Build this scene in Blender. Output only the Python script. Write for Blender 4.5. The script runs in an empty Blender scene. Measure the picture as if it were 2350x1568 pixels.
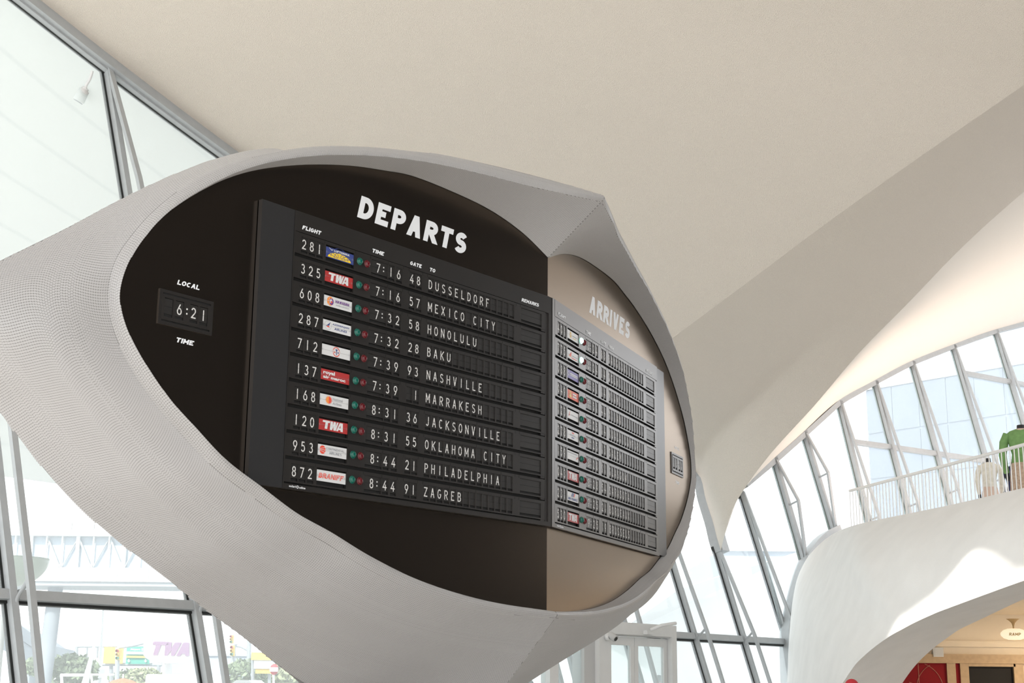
import bpy, bmesh, math, random
import numpy as np
from mathutils import Vector, Matrix
from mathutils.geometry import tessellate_polygon

random.seed(7)
SC = bpy.context.scene
COL = SC.collection

# ------------------------------------------------------------------ camera
IMG_W, IMG_H = 2350, 1568
FPX = 3263.9                      # 50 mm on a 36 mm frame
PITCH, ROLL = math.radians(13.446), math.radians(0.5274)
EYE = np.array([0.0, 0.0, 1.6])
_u = np.array([0, -math.sin(PITCH), math.cos(PITCH)])
FW = np.array([0, math.cos(PITCH), math.sin(PITCH)])
RT = math.cos(ROLL) * np.array([1.0, 0, 0]) + math.sin(ROLL) * _u
UP = -math.sin(ROLL) * np.array([1.0, 0, 0]) + math.cos(ROLL) * _u
cam = bpy.data.cameras.new('camera')
cam.sensor_width, cam.lens, cam.clip_end = 36.0, 50.0, 1000
cam_ob = bpy.data.objects.new('camera', cam)
COL.objects.link(cam_ob)
cam_ob.matrix_world = Matrix(((RT[0], UP[0], -FW[0], EYE[0]), (RT[1], UP[1], -FW[1], EYE[1]),
                              (RT[2], UP[2], -FW[2], EYE[2]), (0, 0, 0, 1)))
SC.camera = cam_ob

# ------------------------------------------------------------------ sky, sun, exposure
world = bpy.data.worlds.new('sky')
SC.world = world
world.use_nodes = True
bg = world.node_tree.nodes['Background']
bg.inputs['Color'].default_value = (0.95, 0.975, 1.0, 1)
bg.inputs['Strength'].default_value = 3.4
SUN_DIR = np.array([-0.25, -0.70, 0.67]); SUN_DIR /= np.linalg.norm(SUN_DIR)     # towards the sun
sun = bpy.data.lights.new('sun', 'SUN')
sun.energy, sun.angle, sun.color = 7.5, math.radians(0.6), (1.0, 0.95, 0.88)
sun_ob = bpy.data.objects.new('sun', sun)
COL.objects.link(sun_ob)
sun_ob.rotation_euler = Vector(SUN_DIR).to_track_quat('Z', 'Y').to_euler()
SC.view_settings.view_transform = 'Standard'
SC.view_settings.look = 'None'
SC.view_settings.gamma = 1
SC.view_settings.use_curve_mapping = False
SC.view_settings.exposure = -0.3

# ------------------------------------------------------------------ small maths
def V(*a): return np.array(a, float)
def nrm(v): return v / np.linalg.norm(v)
def ray(x, y): return FW + RT * (x - 1175) / FPX - UP * (y - 784) / FPX
def pt(x, y, d): return EYE + ray(x, y) * d                    # sight line at a distance
def on_plane(x, y, P, n):
    d = ray(x, y)
    return EYE + d * (((P - EYE) @ n) / (d @ n))
def at_height(x, y, z):
    d = ray(x, y)
    return EYE + d * ((z - EYE[2]) / d[2])
def yaw(a):
    a = math.radians(a)
    return V(math.sin(a), math.cos(a), 0), V(math.cos(a), -math.sin(a), 0)
def catmull(P, n):
    """n points through the list P, evenly by control interval"""
    P = np.asarray(P, float)
    Q = np.vstack([2 * P[0] - P[1], P, 2 * P[-1] - P[-2]])
    out = []
    for t in np.linspace(0, len(P) - 1, n):
        i = min(int(t), len(P) - 2); f = t - i
        a, b, c, d = Q[i], Q[i + 1], Q[i + 2], Q[i + 3]
        out.append(.5 * (2 * b + (c - a) * f + (2 * a - 5 * b + 4 * c - d) * f * f + (3 * b - a - 3 * c + d) * f ** 3))
    return np.array(out)
def even(P, n):
    """resample a polyline by length"""
    P = np.asarray(P, float)
    s = np.r_[0, np.cumsum(np.linalg.norm(np.diff(P, axis=0), axis=1))]
    t = np.linspace(0, s[-1], n)
    return np.stack([np.interp(t, s, P[:, k]) for k in range(P.shape[1])], -1)

# ------------------------------------------------------------------ materials
MATS = {}
def mat(name, rgb, rough=.5, metal=0., ior=1.5, emit=0., noise=None, bump=None, coat=0., trans=0., tint=None):
    """noise=(scale, amount) varies the colour; bump=(scale, strength, distance)"""
    if name in MATS: return MATS[name]
    m = bpy.data.materials.new(name); m.use_nodes = True
    nt = m.node_tree; b = nt.nodes['Principled BSDF']
    b.inputs['Base Color'].default_value = (*rgb, 1)
    b.inputs['Roughness'].default_value = rough
    b.inputs['Metallic'].default_value = metal
    b.inputs['IOR'].default_value = ior
    b.inputs['Coat Weight'].default_value = coat
    if tint: b.inputs['Specular Tint'].default_value = (*tint, 1)
    b.inputs['Transmission Weight'].default_value = trans
    if emit:
        b.inputs['Emission Color'].default_value = (*rgb, 1)
        b.inputs['Emission Strength'].default_value = emit
    tc = nt.nodes.new('ShaderNodeTexCoord')
    if noise:
        n = nt.nodes.new('ShaderNodeTexNoise'); n.inputs['Scale'].default_value = noise[0]; n.inputs['Detail'].default_value = 4
        nt.links.new(tc.outputs['Object'], n.inputs['Vector'])
        r = nt.nodes.new('ShaderNodeMapRange')
        r.inputs['From Min'].default_value = .3; r.inputs['From Max'].default_value = .7
        r.inputs['To Min'].default_value = 1 - noise[1]; r.inputs['To Max'].default_value = 1 + noise[1]
        nt.links.new(n.outputs['Fac'], r.inputs['Value'])
        x = nt.nodes.new('ShaderNodeVectorMath'); x.operation = 'SCALE'; x.inputs[0].default_value = rgb
        nt.links.new(r.outputs['Result'], x.inputs['Scale'])
        nt.links.new(x.outputs['Vector'], b.inputs['Base Color'])
    if bump:
        n = nt.nodes.new('ShaderNodeTexNoise'); n.inputs['Scale'].default_value = bump[0]; n.inputs['Detail'].default_value = 3
        nt.links.new(tc.outputs['Object'], n.inputs['Vector'])
        k = nt.nodes.new('ShaderNodeBump'); k.inputs['Strength'].default_value = bump[1]; k.inputs['Distance'].default_value = bump[2]
        nt.links.new(n.outputs['Fac'], k.inputs['Height'])
        nt.links.new(k.outputs['Normal'], b.inputs['Normal'])
    MATS[name] = m
    return m
def glass_mat(name, tint, refl=.06):
    if name in MATS: return MATS[name]
    m = bpy.data.materials.new(name); m.use_nodes = True
    nt = m.node_tree; nt.nodes.clear()
    o = nt.nodes.new('ShaderNodeOutputMaterial'); t = nt.nodes.new('ShaderNodeBsdfTransparent')
    g = nt.nodes.new('ShaderNodeBsdfGlossy'); mx = nt.nodes.new('ShaderNodeMixShader')
    fr = nt.nodes.new('ShaderNodeFresnel'); fr.inputs['IOR'].default_value = 1.35
    t.inputs['Color'].default_value = (*tint, 1); g.inputs['Roughness'].default_value = 0.02
    ge = nt.nodes.new('ShaderNodeNewGeometry'); sb = nt.nodes.new('ShaderNodeMath'); sb.operation = 'SUBTRACT'; sb.inputs[0].default_value = 1
    ml = nt.nodes.new('ShaderNodeMath'); ml.operation = 'MULTIPLY'
    nt.links.new(ge.outputs['Backfacing'], sb.inputs[1]); nt.links.new(fr.outputs[0], ml.inputs[0]); nt.links.new(sb.outputs[0], ml.inputs[1])
    tl = nt.nodes.new('ShaderNodeBsdfTranslucent'); tl.inputs['Color'].default_value = (.92, .96, 1, 1)
    m0 = nt.nodes.new('ShaderNodeMixShader'); m0.inputs[0].default_value = .20                       # translucent veil imitating glare and haze over the outdoors
    nt.links.new(t.outputs[0], m0.inputs[1]); nt.links.new(tl.outputs[0], m0.inputs[2])
    nt.links.new(ml.outputs[0], mx.inputs[0]); nt.links.new(m0.outputs[0], mx.inputs[1]); nt.links.new(g.outputs[0], mx.inputs[2])
    nt.links.new(mx.outputs[0], o.inputs[0])
    MATS[name] = m
    return m

# setting
mat('ceiling_plaster', (.75, .68, .60), .95, noise=(160, .07), bump=(110, .9, .02))
mat('vault_plaster', (.74, .68, .61), .95, noise=(160, .04), bump=(110, .5, .015))
mat('white_concrete', (.80, .79, .775), .8, noise=(2.2, .03), bump=(60, .2, .01))
mat('floor_terrazzo', (.72, .70, .67), .5, noise=(30, .05))
mat('lobby_plaster', (.80, .70, .56), .8, noise=(4, .02))
mat('wood_tan', (.46, .33, .20), .5, noise=(12, .08))
mat('reflected_dark', (.034, .036, .041), .85, noise=(2, .05))  # dark tone for the unseen wall that the boards reflect
mat('frame_grey', (.41, .43, .445), .45, noise=(9, .04))
mat('gasket', (.012, .014, .013), .6)
mat('gasket_pale', (.16, .20, .18), .6)
mat('soffit_board', (.74, .76, .75), .9, noise=(3, .03))
mat('asphalt', (.34, .35, .36), .9, noise=(1.5, .08))
glass_mat('window_glass', (.95, .975, .965))
# pod and boards
mat('pod_grout', (.20, .195, .19), .9)
mat('pod_tile', (.345, .340, .338), .4)
mat('face_black', (.150, .122, .098), .24, metal=1., tint=(1, .94, .88))
mat('board_black', (.009, .0084, .008), .34, ior=1.85, tint=(1, .93, .885))
mat('board_dark', (.006, .006, .006), .7)
mat('flap_black', (.012, .0118, .0115), .4, ior=1.65, tint=(1, .94, .9))
mat('panel_slate', (.014, .0145, .016), .36, ior=1.75, tint=(1, .96, .94))
mat('letter_white', (.70, .72, .745), .5)
mat('flap_white', (.58, .575, .565), .5)
mat('plate_white', (.58, .59, .60), .45)
mat('plate_red', (.36, .03, .03), .45)
mat('plate_orange', (.60, .10, .05), .45)
mat('plate_blue', (.035, .055, .21), .45)
mat('plate_violet', (.17, .15, .36), .45)
mat('ink_yellow', (.75, .52, .03), .45)
mat('ink_red', (.66, .07, .04), .45)
mat('ink_orange', (.75, .25, .05), .45)
mat('ink_gold', (.62, .40, .08), .45)
mat('ink_purple', (.14, .05, .22), .45)
mat('ink_navy', (.03, .05, .20), .45)
mat('ink_black', (.02, .02, .025), .45)
mat('ink_grey', (.28, .29, .31), .45)
mat('lamp_green', (.0, .085, .062), .22, ior=1.45)
mat('lamp_red', (.085, .002, .006), .22, ior=1.45)
mat('lamp_green_lit', (.50, 1.0, .86), .3, emit=3.0)

# ------------------------------------------------------------------ mesh builder and object helpers
class MB:
    def __init__(self): self.v, self.f, self.m, self.s = [], [], [], []
    def add(self, verts, faces, mi=0, smooth=False):
        k = len(self.v)
        self.v.extend([tuple(float(c) for c in p) for p in verts])
        for f in faces:
            self.f.append([i + k for i in f]); self.m.append(mi); self.s.append(smooth)
        return self
    def box(self, o, X, Y, Z, mi=0):
        o, X, Y, Z = map(np.asarray, (o, X, Y, Z))
        p = [o, o + X, o + X + Y, o + Y, o + Z, o + X + Z, o + X + Y + Z, o + Y + Z]
        return self.add(p, [(0, 3, 2, 1), (4, 5, 6, 7), (0, 1, 5, 4), (1, 2, 6, 5), (2, 3, 7, 6), (3, 0, 4, 7)], mi)
    def cbox(self, c, s, mi=0):
        c, s = np.asarray(c, float), np.asarray(s, float)
        return self.box(c - s / 2, (s[0], 0, 0), (0, s[1], 0), (0, 0, s[2]), mi)
    def bar(self, p, q, a, b, mi=0):
        """prism from p to q; a and b are the full edge vectors of its section, centred"""
        p, q, a, b = map(np.asarray, (p, q, a, b))
        return self.box(p - a / 2 - b / 2, q - p, a, b, mi)
    def tube(self, P, R, n=10, mi=0, caps=True):
        P = np.asarray(P, float); R = np.broadcast_to(np.asarray(R, float), (len(P),))
        T = np.gradient(P, axis=0); T /= np.linalg.norm(T, axis=1)[:, None]
        a = np.cross(T[0], V(0, 0, 1) if abs(T[0][2]) < .9 else V(1, 0, 0)); a = nrm(a)
        vs = []
        for p, r, t in zip(P, R, T):
            a = nrm(a - (a @ t) * t); b = np.cross(t, a)
            for k in range(n):
                w = 2 * math.pi * k / n
                vs.append(p + r * (math.cos(w) * a + math.sin(w) * b))
        fs = [(i * n + k, i * n + (k + 1) % n, (i + 1) * n + (k + 1) % n, (i + 1) * n + k) for i in range(len(P) - 1) for k in range(n)]
        self.add(vs, fs, mi, True)
        if caps:
            self.add(vs[:n], [tuple(range(n))[::-1]], mi); self.add(vs[-n:], [tuple(range(n))], mi)
        return self
    def lathe(self, c, prof, n=20, mi=0, ax=(1, 0, 0), ay=(0, 1, 0), az=(0, 0, 1)):
        """prof: (radius, height) pairs round the axis az at c"""
        c, ax, ay, az = map(lambda q: np.asarray(q, float), (c, ax, ay, az))
        vs = [c + r * (math.cos(2 * math.pi * k / n) * ax + math.sin(2 * math.pi * k / n) * ay) + h * az for r, h in prof for k in range(n)]
        fs = [(i * n + k, i * n + (k + 1) % n, (i + 1) * n + (k + 1) % n, (i + 1) * n + k) for i in range(len(prof) - 1) for k in range(n)]
        return self.add(vs, fs, mi, True)
    def grid(self, A, mi=0, smooth=True, flip=False):
        A = np.asarray(A, float); n, m = A.shape[:2]
        fs = []
        for i in range(n - 1):
            for j in range(m - 1):
                q = (i * m + j, (i + 1) * m + j, (i + 1) * m + j + 1, i * m + j + 1)
                fs.append(q[::-1] if flip else q)
        return self.add(A.reshape(-1, 3), fs, mi, smooth)
    def prism(self, poly, ext, mi=0):
        poly = [np.asarray(p, float) for p in poly]; n = len(poly); e = np.asarray(ext, float)
        tri = tessellate_polygon([[Vector(p) for p in poly]])
        vs = poly + [p + e for p in poly]
        fs = [tuple(t) for t in tri] + [tuple(i + n for i in t[::-1]) for t in tri] + [(i, (i + 1) % n, (i + 1) % n + n, i + n) for i in range(n)]
        return self.add(vs, fs, mi)
    def mesh(self, name, mats):
        me = bpy.data.meshes.new(name)
        me.from_pydata(self.v, [], self.f)
        for x in mats: me.materials.append(MATS[x] if isinstance(x, str) else x)
        me.polygons.foreach_set('material_index', self.m)
        me.polygons.foreach_set('use_smooth', self.s)
        me.update()
        return me
    def build(self, name, mats, parent=None, **props):
        if isinstance(mats, str): mats = [mats]
        return link(name, self.mesh(name, mats), parent, **props)

def link(name, data, parent=None, **props):
    o = bpy.data.objects.new(name, data)
    COL.objects.link(o)
    if parent is not None: o.parent = parent
    for k, v in props.items(): o[k] = v
    return o
def thing(name, label, category, loc=(0, 0, 0), rz=0., group=None):
    o = link(name, None, None, label=label, category=category)
    o.empty_display_size = .2
    o.location = tuple(float(c) for c in loc); o.rotation_euler = (0, 0, rz)
    if group: o['group'] = group
    return o
def root_at(name, label, category, loc, group=None):
    """thing whose parts are given in world coordinates: returns (empty, shift)"""
    return thing(name, label, category, loc, 0, group)
def rel(mb, root):
    L = np.array(root.location)
    mb.v = [(p[0] - L[0], p[1] - L[1], p[2] - L[2]) for p in mb.v]
    return mb
def copy_tree(o, parent=None):
    c = o.copy(); COL.objects.link(c); c.parent = parent
    for ch in o.children: copy_tree(ch, c)
    return c

# ------------------------------------------------------------------ lettering: outline strokes
def arc(cx, cy, rx, ry, a0, a1, n=12):
    return [(cx + rx * math.cos(math.radians(a)), cy + ry * math.sin(math.radians(a))) for a in np.linspace(a0, a1, n)]
GL = {
 'A': (.95, [[(0, 0), (.5, 1)], [(.5, 1), (1, 0)], [(.16, .30), (.84, .30)]]),
 'B': (.85, [[(0, 0), (0, 1)], [(0, 1), (.5, 1)] + arc(.5, .765, .42, .235, 90, -90) + [(0, .53)], [(0, .53), (.55, .53)] + arc(.55, .265, .45, .265, 90, -90) + [(0, 0)]]),
 'C': (.9, [arc(.52, .5, .52, .5, 48, 312, 22)]),
 'D': (.9, [[(0, 0), (0, 1)], [(0, 1), (.35, 1)] + arc(.35, .5, .65, .5, 90, -90, 18) + [(0, 0)]]),
 'E': (.78, [[(1, 1), (0, 1), (0, 0), (1, 0)], [(0, .52), (.85, .52)]]),
 'F': (.78, [[(1, 1), (0, 1), (0, 0)], [(0, .5), (.85, .5)]]),
 'G': (.95, [arc(.5, .5, .5, .5, 48, 340, 22) + [(1, .46), (.55, .46)]]),
 'H': (.9, [[(0, 0), (0, 1)], [(1, 0), (1, 1)], [(0, .52), (1, .52)]]),
 'I': (.0, [[(0, 0), (0, 1)]]),
 'J': (.7, [[(1, 1), (1, .3)] + arc(.5, .3, .5, .3, 0, -150, 10)]),
 'K': (.9, [[(0, 0), (0, 1)], [(.0, .36), (.95, 1)], [(.30, .56), (1, 0)]]),
 'L': (.75, [[(0, 1), (0, 0), (1, 0)]]),
 'M': (1.05, [[(0, 0), (0, 1)], [(0, 1), (.5, .25)], [(.5, .25), (1, 1)], [(1, 1), (1, 0)]]),
 'N': (.9, [[(0, 0), (0, 1)], [(0, 1), (1, 0)], [(1, 0), (1, 1)]]),
 'O': (.95, [arc(.5, .5, .5, .5, 90, 450, 30)]),
 'P': (.82, [[(0, 0), (0, 1)], [(0, 1), (.5, 1)] + arc(.5, .73, .5, .27, 90, -90) + [(0, .46)]]),
 'R': (.85, [[(0, 0), (0, 1)], [(0, 1), (.5, 1)] + arc(.5, .74, .5, .26, 90, -90) + [(0, .48)], [(.45, .48), (1, 0)]]),
 'S': (.82, [arc(.5, .755, .47, .245, 28, 270, 14) + arc(.5, .255, .5, .255, 90, -152, 14)]),
 'T': (.85, [[(0, 1), (1, 1)], [(.5, 1), (.5, 0)]]),
 'U': (.9, [[(0, 1), (0, .36)] + arc(.5, .36, .5, .36, 180, 360, 16) + [(1, 1)]]),
 'V': (.92, [[(0, 1), (.5, 0)], [(.5, 0), (1, 1)]]),
 'W': (1.25, [[(0, 1), (.26, 0)], [(.26, 0), (.5, .95)], [(.5, .95), (.74, 0)], [(.74, 0), (1, 1)]]),
 'X': (.88, [[(0, 0), (1, 1)], [(0, 1), (1, 0)]]),
 'Y': (.88, [[(0, 1), (.5, .45)], [(1, 1), (.5, .45)], [(.5, .45), (.5, 0)]]),
 'Z': (.85, [[(0, 1), (1, 1)], [(1, 1), (0, 0)], [(0, 0), (1, 0)]]),
 '0': (.85, [arc(.5, .5, .5, .5, 90, 450, 28)]),
 '1': (.0, [[(0, 0), (0, 1)]]),
 '2': (.82, [arc(.5, .715, .49, .285, 165, -38, 14) + [(0, 0)], [(0, 0), (1, 0)]]),
 '3': (.8, [arc(.46, .76, .44, .24, 150, -90, 14), arc(.46, .26, .54, .26, 90, -150, 16)]),
 '4': (.95, [[(.70, 1), (0, .27), (1, .27)], [(.72, .62), (.72, 0)]]),
 '5': (.8, [[(.92, 1), (.14, 1), (.08, .57)] + arc(.46, .315, .54, .315, 128, -150, 18)]),
 '6': (.85, [[(.62, 1), (.12, .48)] + arc(.5, .31, .5, .31, 150, 510, 26)]),
 '7': (.82, [[(0, 1), (1, 1)], [(1, 1), (.28, 0)]]),
 '8': (.82, [arc(.5, .765, .42, .235, 90, 450, 22), arc(.5, .265, .5, .265, 90, 450, 24)]),
 '9': (.85, [[(.38, 0), (.88, .52)] + arc(.5, .69, .5, .31, -30, 330, 26)]),
}
def clip_y(poly, lo, hi):
    for sgn, lim in ((1, lo), (-1, -hi)):
        out = []
        for i in range(len(poly)):
            a, b = poly[i - 1], poly[i]
            da, db = sgn * a[1] - lim, sgn * b[1] - lim
            if (da >= 0) != (db >= 0):
                t = da / (da - db); out.append((a[0] + t * (b[0] - a[0]), a[1] + t * (b[1] - a[1])))
            if db >= 0: out.append(b)
        poly = out
        if not poly: break
    return poly
def glyph(ch, cw, t):
    """polygons of one letter, height 1, box width cw, stroke t"""
    polys = []
    if ch in 'AV':
        th = t * 1.06; c = cw / 2
        legs = [[(0, 0), (th, 0), (c + th / 2, 1), (c - th / 2, 1)], [(cw - th, 0), (cw, 0), (c + th / 2, 1), (c - th / 2, 1)]]
        if ch == 'V': return [([(x, 1 - y) for x, y in q], k) for k, q in enumerate(legs)]
        y0, y1 = .20 + .02 / t * .5, .20 + .02 / t * .5 + t * .85
        sl = lambda y: y * (c - th / 2)
        return [(q, k) for k, q in enumerate(legs)] + [([(sl(y0) + th * .5, y0), (cw - sl(y0) - th * .5, y0), (cw - sl(y1) - th * .5, y1), (sl(y1) + th * .5, y1)], 2)]
    for si, st in enumerate(GL[ch][1]):
        P = [(t / 2 + x * (cw - t), t / 2 + y * (1 - t)) for x, y in st]
        closed = len(P) > 6 and math.dist(P[0], P[-1]) < 1e-6
        P = [np.array(p) for p in P]
        if not closed:
            for e, o, s in ((0, 1, st[0]), (-1, -2, st[-1])):
                d = P[e] - P[o]; d = d / (np.linalg.norm(d) + 1e-9)
                if len(st) <= 4 or (e == 0 and len(st) < 30):
                    shared = any(s in q and q is not st for q in GL[ch][1])
                    if s[1] in (0, 1) and abs(d[1]) > .35: P[e] = P[e] + d * (t * .5 / abs(d[1]) + (0 if shared else t * .6 * abs(d[0] / d[1])))
                    elif s[0] in (0, 1) and abs(d[0]) > .7: P[e] = P[e] + d * t * .5
        n = len(P); L, R_ = [], []
        for i in range(n):
            if closed: a, b = P[(i - 1) % (n - 1)], P[(i + 1) % (n - 1)]
            else: a, b = P[max(i - 1, 0)], P[min(i + 1, n - 1)]
            d1, d2 = P[i] - a, b - P[i]
            d1 = d1 / (np.linalg.norm(d1) + 1e-9) if np.linalg.norm(d1) > 1e-9 else d2 / np.linalg.norm(d2)
            d2 = d2 / (np.linalg.norm(d2) + 1e-9) if np.linalg.norm(d2) > 1e-9 else d1
            m = d1 + d2; m = m / (np.linalg.norm(m) + 1e-9); nn = np.array([-m[1], m[0]])
            k = t / 2 / max(.45, abs(nn @ np.array([-d1[1], d1[0]])))
            L.append(P[i] + nn * k); R_.append(P[i] - nn * k)
        for i in range(n - 1):
            q = clip_y([tuple(L[i]), tuple(R_[i]), tuple(R_[i + 1]), tuple(L[i + 1])], 0, 1)
            if len(q) >= 3: polys.append((q, si))
    return polys
def letters2d(s, h, t=.13, wide=.62, gap=.16, slant=0., mono=None, width=None):
    """[(char, polygons)] laid out from x = 0, baseline y = 0; mono = fixed advance; width = fit to it"""
    out, x = [], 0.
    for ch in s:
        if ch == ' ': x += (mono or .45 * h); continue
        cw = max(t, GL[ch][0] * wide + (t if GL[ch][0] else 0))
        if mono: x0 = x + (mono - cw * h) / 2
        else: x0 = x
        out.append((ch, [([(x0 + (px + slant * py) * h, py * h) for px, py in q], si) for q, si in glyph(ch, cw, t)]))
        x = x + mono if mono else x + (cw + gap) * h
    tot = x - (0 if mono else gap * h)
    if width:
        k = width / tot
        out = [(c, [([(px * k, py) for px, py in q], si) for q, si in ps]) for c, ps in out]
        tot = width
    return out, tot
_txt = {}
def font2d(s, bold=0.):
    """triangles of a word in the built-in face, normalised to width 1, height 1"""
    if (s, bold) not in _txt:
        cu = bpy.data.curves.new('t', 'FONT'); cu.body = s; cu.offset = bold; cu.resolution_u = 3
        o = bpy.data.objects.new('t', cu); COL.objects.link(o)
        me = bpy.data.meshes.new_from_object(o)
        P = np.array([v.co[:2] for v in me.vertices]); Fc = [tuple(p.vertices) for p in me.polygons]
        lo, hi = P.min(0), P.max(0)
        _txt[(s, bold)] = ((P - lo) / (hi - lo), Fc, (hi - lo)[0] / (hi - lo)[1])
        bpy.data.objects.remove(o); bpy.data.curves.remove(cu); bpy.data.meshes.remove(me)
    return _txt[(s, bold)]

# ================================================================== THE SETTING
# window wall W: leans 18 degrees outwards, its transom 2.4 m above the floor
T0, T1 = at_height(20, 1372, 2.4), at_height(1790, 1476, 2.4)
WD = nrm(T1 - T0)
WOUT = V(-WD[1], WD[0], 0)
_a = math.radians(18)
WM = V(0, 0, math.cos(_a)) + WOUT * math.sin(_a)
WN = nrm(np.cross(WD, WM))                                   # towards the hall
if WN @ (EYE - T0) < 0: WN = -WN
def W(u, v, w=0.): return T0 + WD * u + WM * v + WN * w
def W_uv(x, y):
    P = on_plane(x, y, T0, WN); return float((P - T0) @ WD), float((P - T0) @ WM)
# window wall W2: turns to yaw 56, leans 14 degrees
W2O = V(5.5, 29.29, 2.46)
W2D = yaw(56)[0]
W2OUT = V(-W2D[1], W2D[0], 0)
_b = math.radians(14)
W2M = V(0, 0, math.cos(_b)) + W2OUT * math.sin(_b)
W2N = nrm(np.cross(W2D, W2M))
if W2N @ (EYE - W2O) < 0: W2N = -W2N
def W2(u, v, w=0.): return W2O + W2D * u + W2M * v + W2N * w
def W2_uv(x, y):
    P = on_plane(x, y, W2O, W2N); return float((P - W2O) @ W2D), float((P - W2O) @ W2M)

# ---- vaulted ceiling -------------------------------------------------------
TIP = W(*W_uv(1652, 1274))
m0 = W_uv(1350, 918)
C0_uv = [m0, (8.0, 5.93), (4.52, 7.10), (2.49, 7.86), (1.14, 8.43), (-1.0, 9.35), (-3.2, 10.3)]
c0_curve = [W(*q) for q in catmull(C0_uv, 60)]
head_uv = catmull(C0_uv, 60)
def head_v(u):
    k = np.argsort(head_uv[:, 0]); 
    if u > m0[0]:
        lo = np.array(sorted(low_uv)); return float(np.interp(u, lo[:, 0], lo[:, 1]))
    return float(np.interp(u, head_uv[k, 0], head_uv[k, 1]))
low_uv = [m0, (13.2, 4.50), (15.0, 3.95), (16.05, 3.62), W_uv(1605, 1098), W_uv(1617, 1150), W_uv(1634, 1206), W_uv(1643, 1244), W_uv(1652, 1274)]
F_pts = [W(*m0), pt(1450, 846, 23.5), pt(1565, 760, 22.7), pt(1740, 630, 21.4), pt(1900, 510, 20.2), pt(2100, 368, 18.7), pt(2350, 195, 17.0), pt(2600, 22, 15.2), pt(2800, -120, 14.0)]
E_pts = [TIP, pt(1664, 1225, 27.0), pt(1690, 1152, 26.6), pt(1765, 1046, 25.9), pt(1870, 930, 25.0), pt(1970, 812, 24.0), pt(2080, 700, 23.0), pt(2210, 566, 22.0), pt(2350, 440, 21.0), pt(2600, 230, 19.5), pt(2800, 60, 18.5)]
HD_pts = [TIP, W(*W_uv(1664, 1226)), W(*W_uv(1692, 1146)), W(*W_uv(1702, 1130)), W2(.8, 3.93), W2(1.92, 4.67), W2(3.36, 5.64), W2(4.79, 6.34), W2(6.41, 7.1), W2(8.22, 7.82), W2(10.28, 8.59), W2(13, 9.45), W2(15.5, 10.1)]
N1, M1 = 60, 40
Fc = catmull(F_pts, N1)
c0 = np.array(c0_curve)
s = np.linspace(0, 1, M1)[None, :, None]
A1 = c0[:, None, :] * (1 - s) + Fc[:, None, :] * s
A1[:, :, 2] += (np.sin(np.linspace(0, math.pi, M1))[None, :] * np.linspace(0, 1, N1)[:, None]) * .7
Ec = even(catmull(E_pts, 160), N1)
Fc2 = even(catmull(F_pts, 160), N1)
lowc = even(catmull([W(*q) for q in low_uv], 120), M1)
t = np.linspace(0, 1, N1)[:, None, None]
A2 = Fc2[:, None, :] * (1 - s) + Ec[:, None, :] * s
line = (Fc2[0] * (1 - s[0]) + Ec[0] * s[0])
A2 = A2 + (1 - t) ** 3 * (lowc - line)[None]
HDc = even(catmull(HD_pts, 200), N1)
B = Ec[:, None, :] * (1 - s) + HDc[:, None, :] * s
B[:, :, 2] += np.sin(np.linspace(0, math.pi, M1))[None, :] * np.minimum(1, np.linspace(0, 2, N1))[:, None] * .35
for nm, G, mt in (('ceiling', A1, 'ceiling_plaster'), ('ceiling', A2, 'ceiling_plaster'), ('ceiling', B, 'vault_plaster')):
    up_ = G + V(0, 0, .22)
    mb = MB().grid(G).grid(up_, flip=True)
    for e0, e1 in ((G[0], up_[0]), (G[-1], up_[-1]), (G[:, 0], up_[:, 0]), (G[:, -1], up_[:, -1])): mb.grid(np.stack([e0, e1], 1))
    mb.build(nm, mt, kind='structure')

# ---- arched balcony wall on the far side -------------------------------------
WA = [(1800, 1660, 28.4), (1806, 1568, 28.6), (1811, 1450, 28.8), (1825, 1345, 29.0), (1848, 1288, 28.6), (1880, 1250, 27.2), (1915, 1224, 25.4), (1960, 1206, 23.4), (2030, 1190, 22.3), (2100, 1176, 21.3), (2200, 1155, 20.2), (2350, 1120, 18.6), (2500, 1085, 17.3), (2700, 1035, 15.5), (3000, 958, 13.4)]
WB = [(1872, 1660, 21.0), (1906, 1607, 20.6), (1934, 1568, 20.2), (1952, 1541, 20.0), (1969, 1519, 19.8), (2005, 1487, 19.5), (2043, 1460, 19.2), (2070, 1445, 19.0), (2098, 1430, 18.8), (2135, 1413, 18.5), (2172, 1398, 18.2), (2350, 1333, 16.8), (2500, 1285, 15.9), (2700, 1225, 14.6), (3000, 1140, 12.9)]
WC = [(1990, 1690, 22.6), (2035, 1622, 22.2), (2071, 1568, 21.8), (2087, 1545, 21.6), (2105, 1523, 21.3), (2125, 1503, 21.0), (2147, 1484, 20.8), (2170, 1467, 20.6), (2197, 1448, 20.3), (2220, 1436, 20.0), (2246, 1424, 19.8), (2350, 1375, 18.8), (2500, 1310, 17.9), (2700, 1240, 16.6), (3000, 1160, 14.8)]
a_ = catmull([pt(*q) for q in WA], 90); b_ = catmull([pt(*q) for q in WB], 90); c_ = catmull([pt(*q) for q in WC], 90)
s2 = np.linspace(0, 1, 26)[None, :, None]
face = a_[:, None] * (1 - s2) + b_[:, None] * s2
bul = np.sin(np.linspace(0, math.pi, 26))[None, :, None] * .30
face = face + bul * V(-.75, -.5, .1)[None, None]
wall = MB().grid(face)
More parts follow.
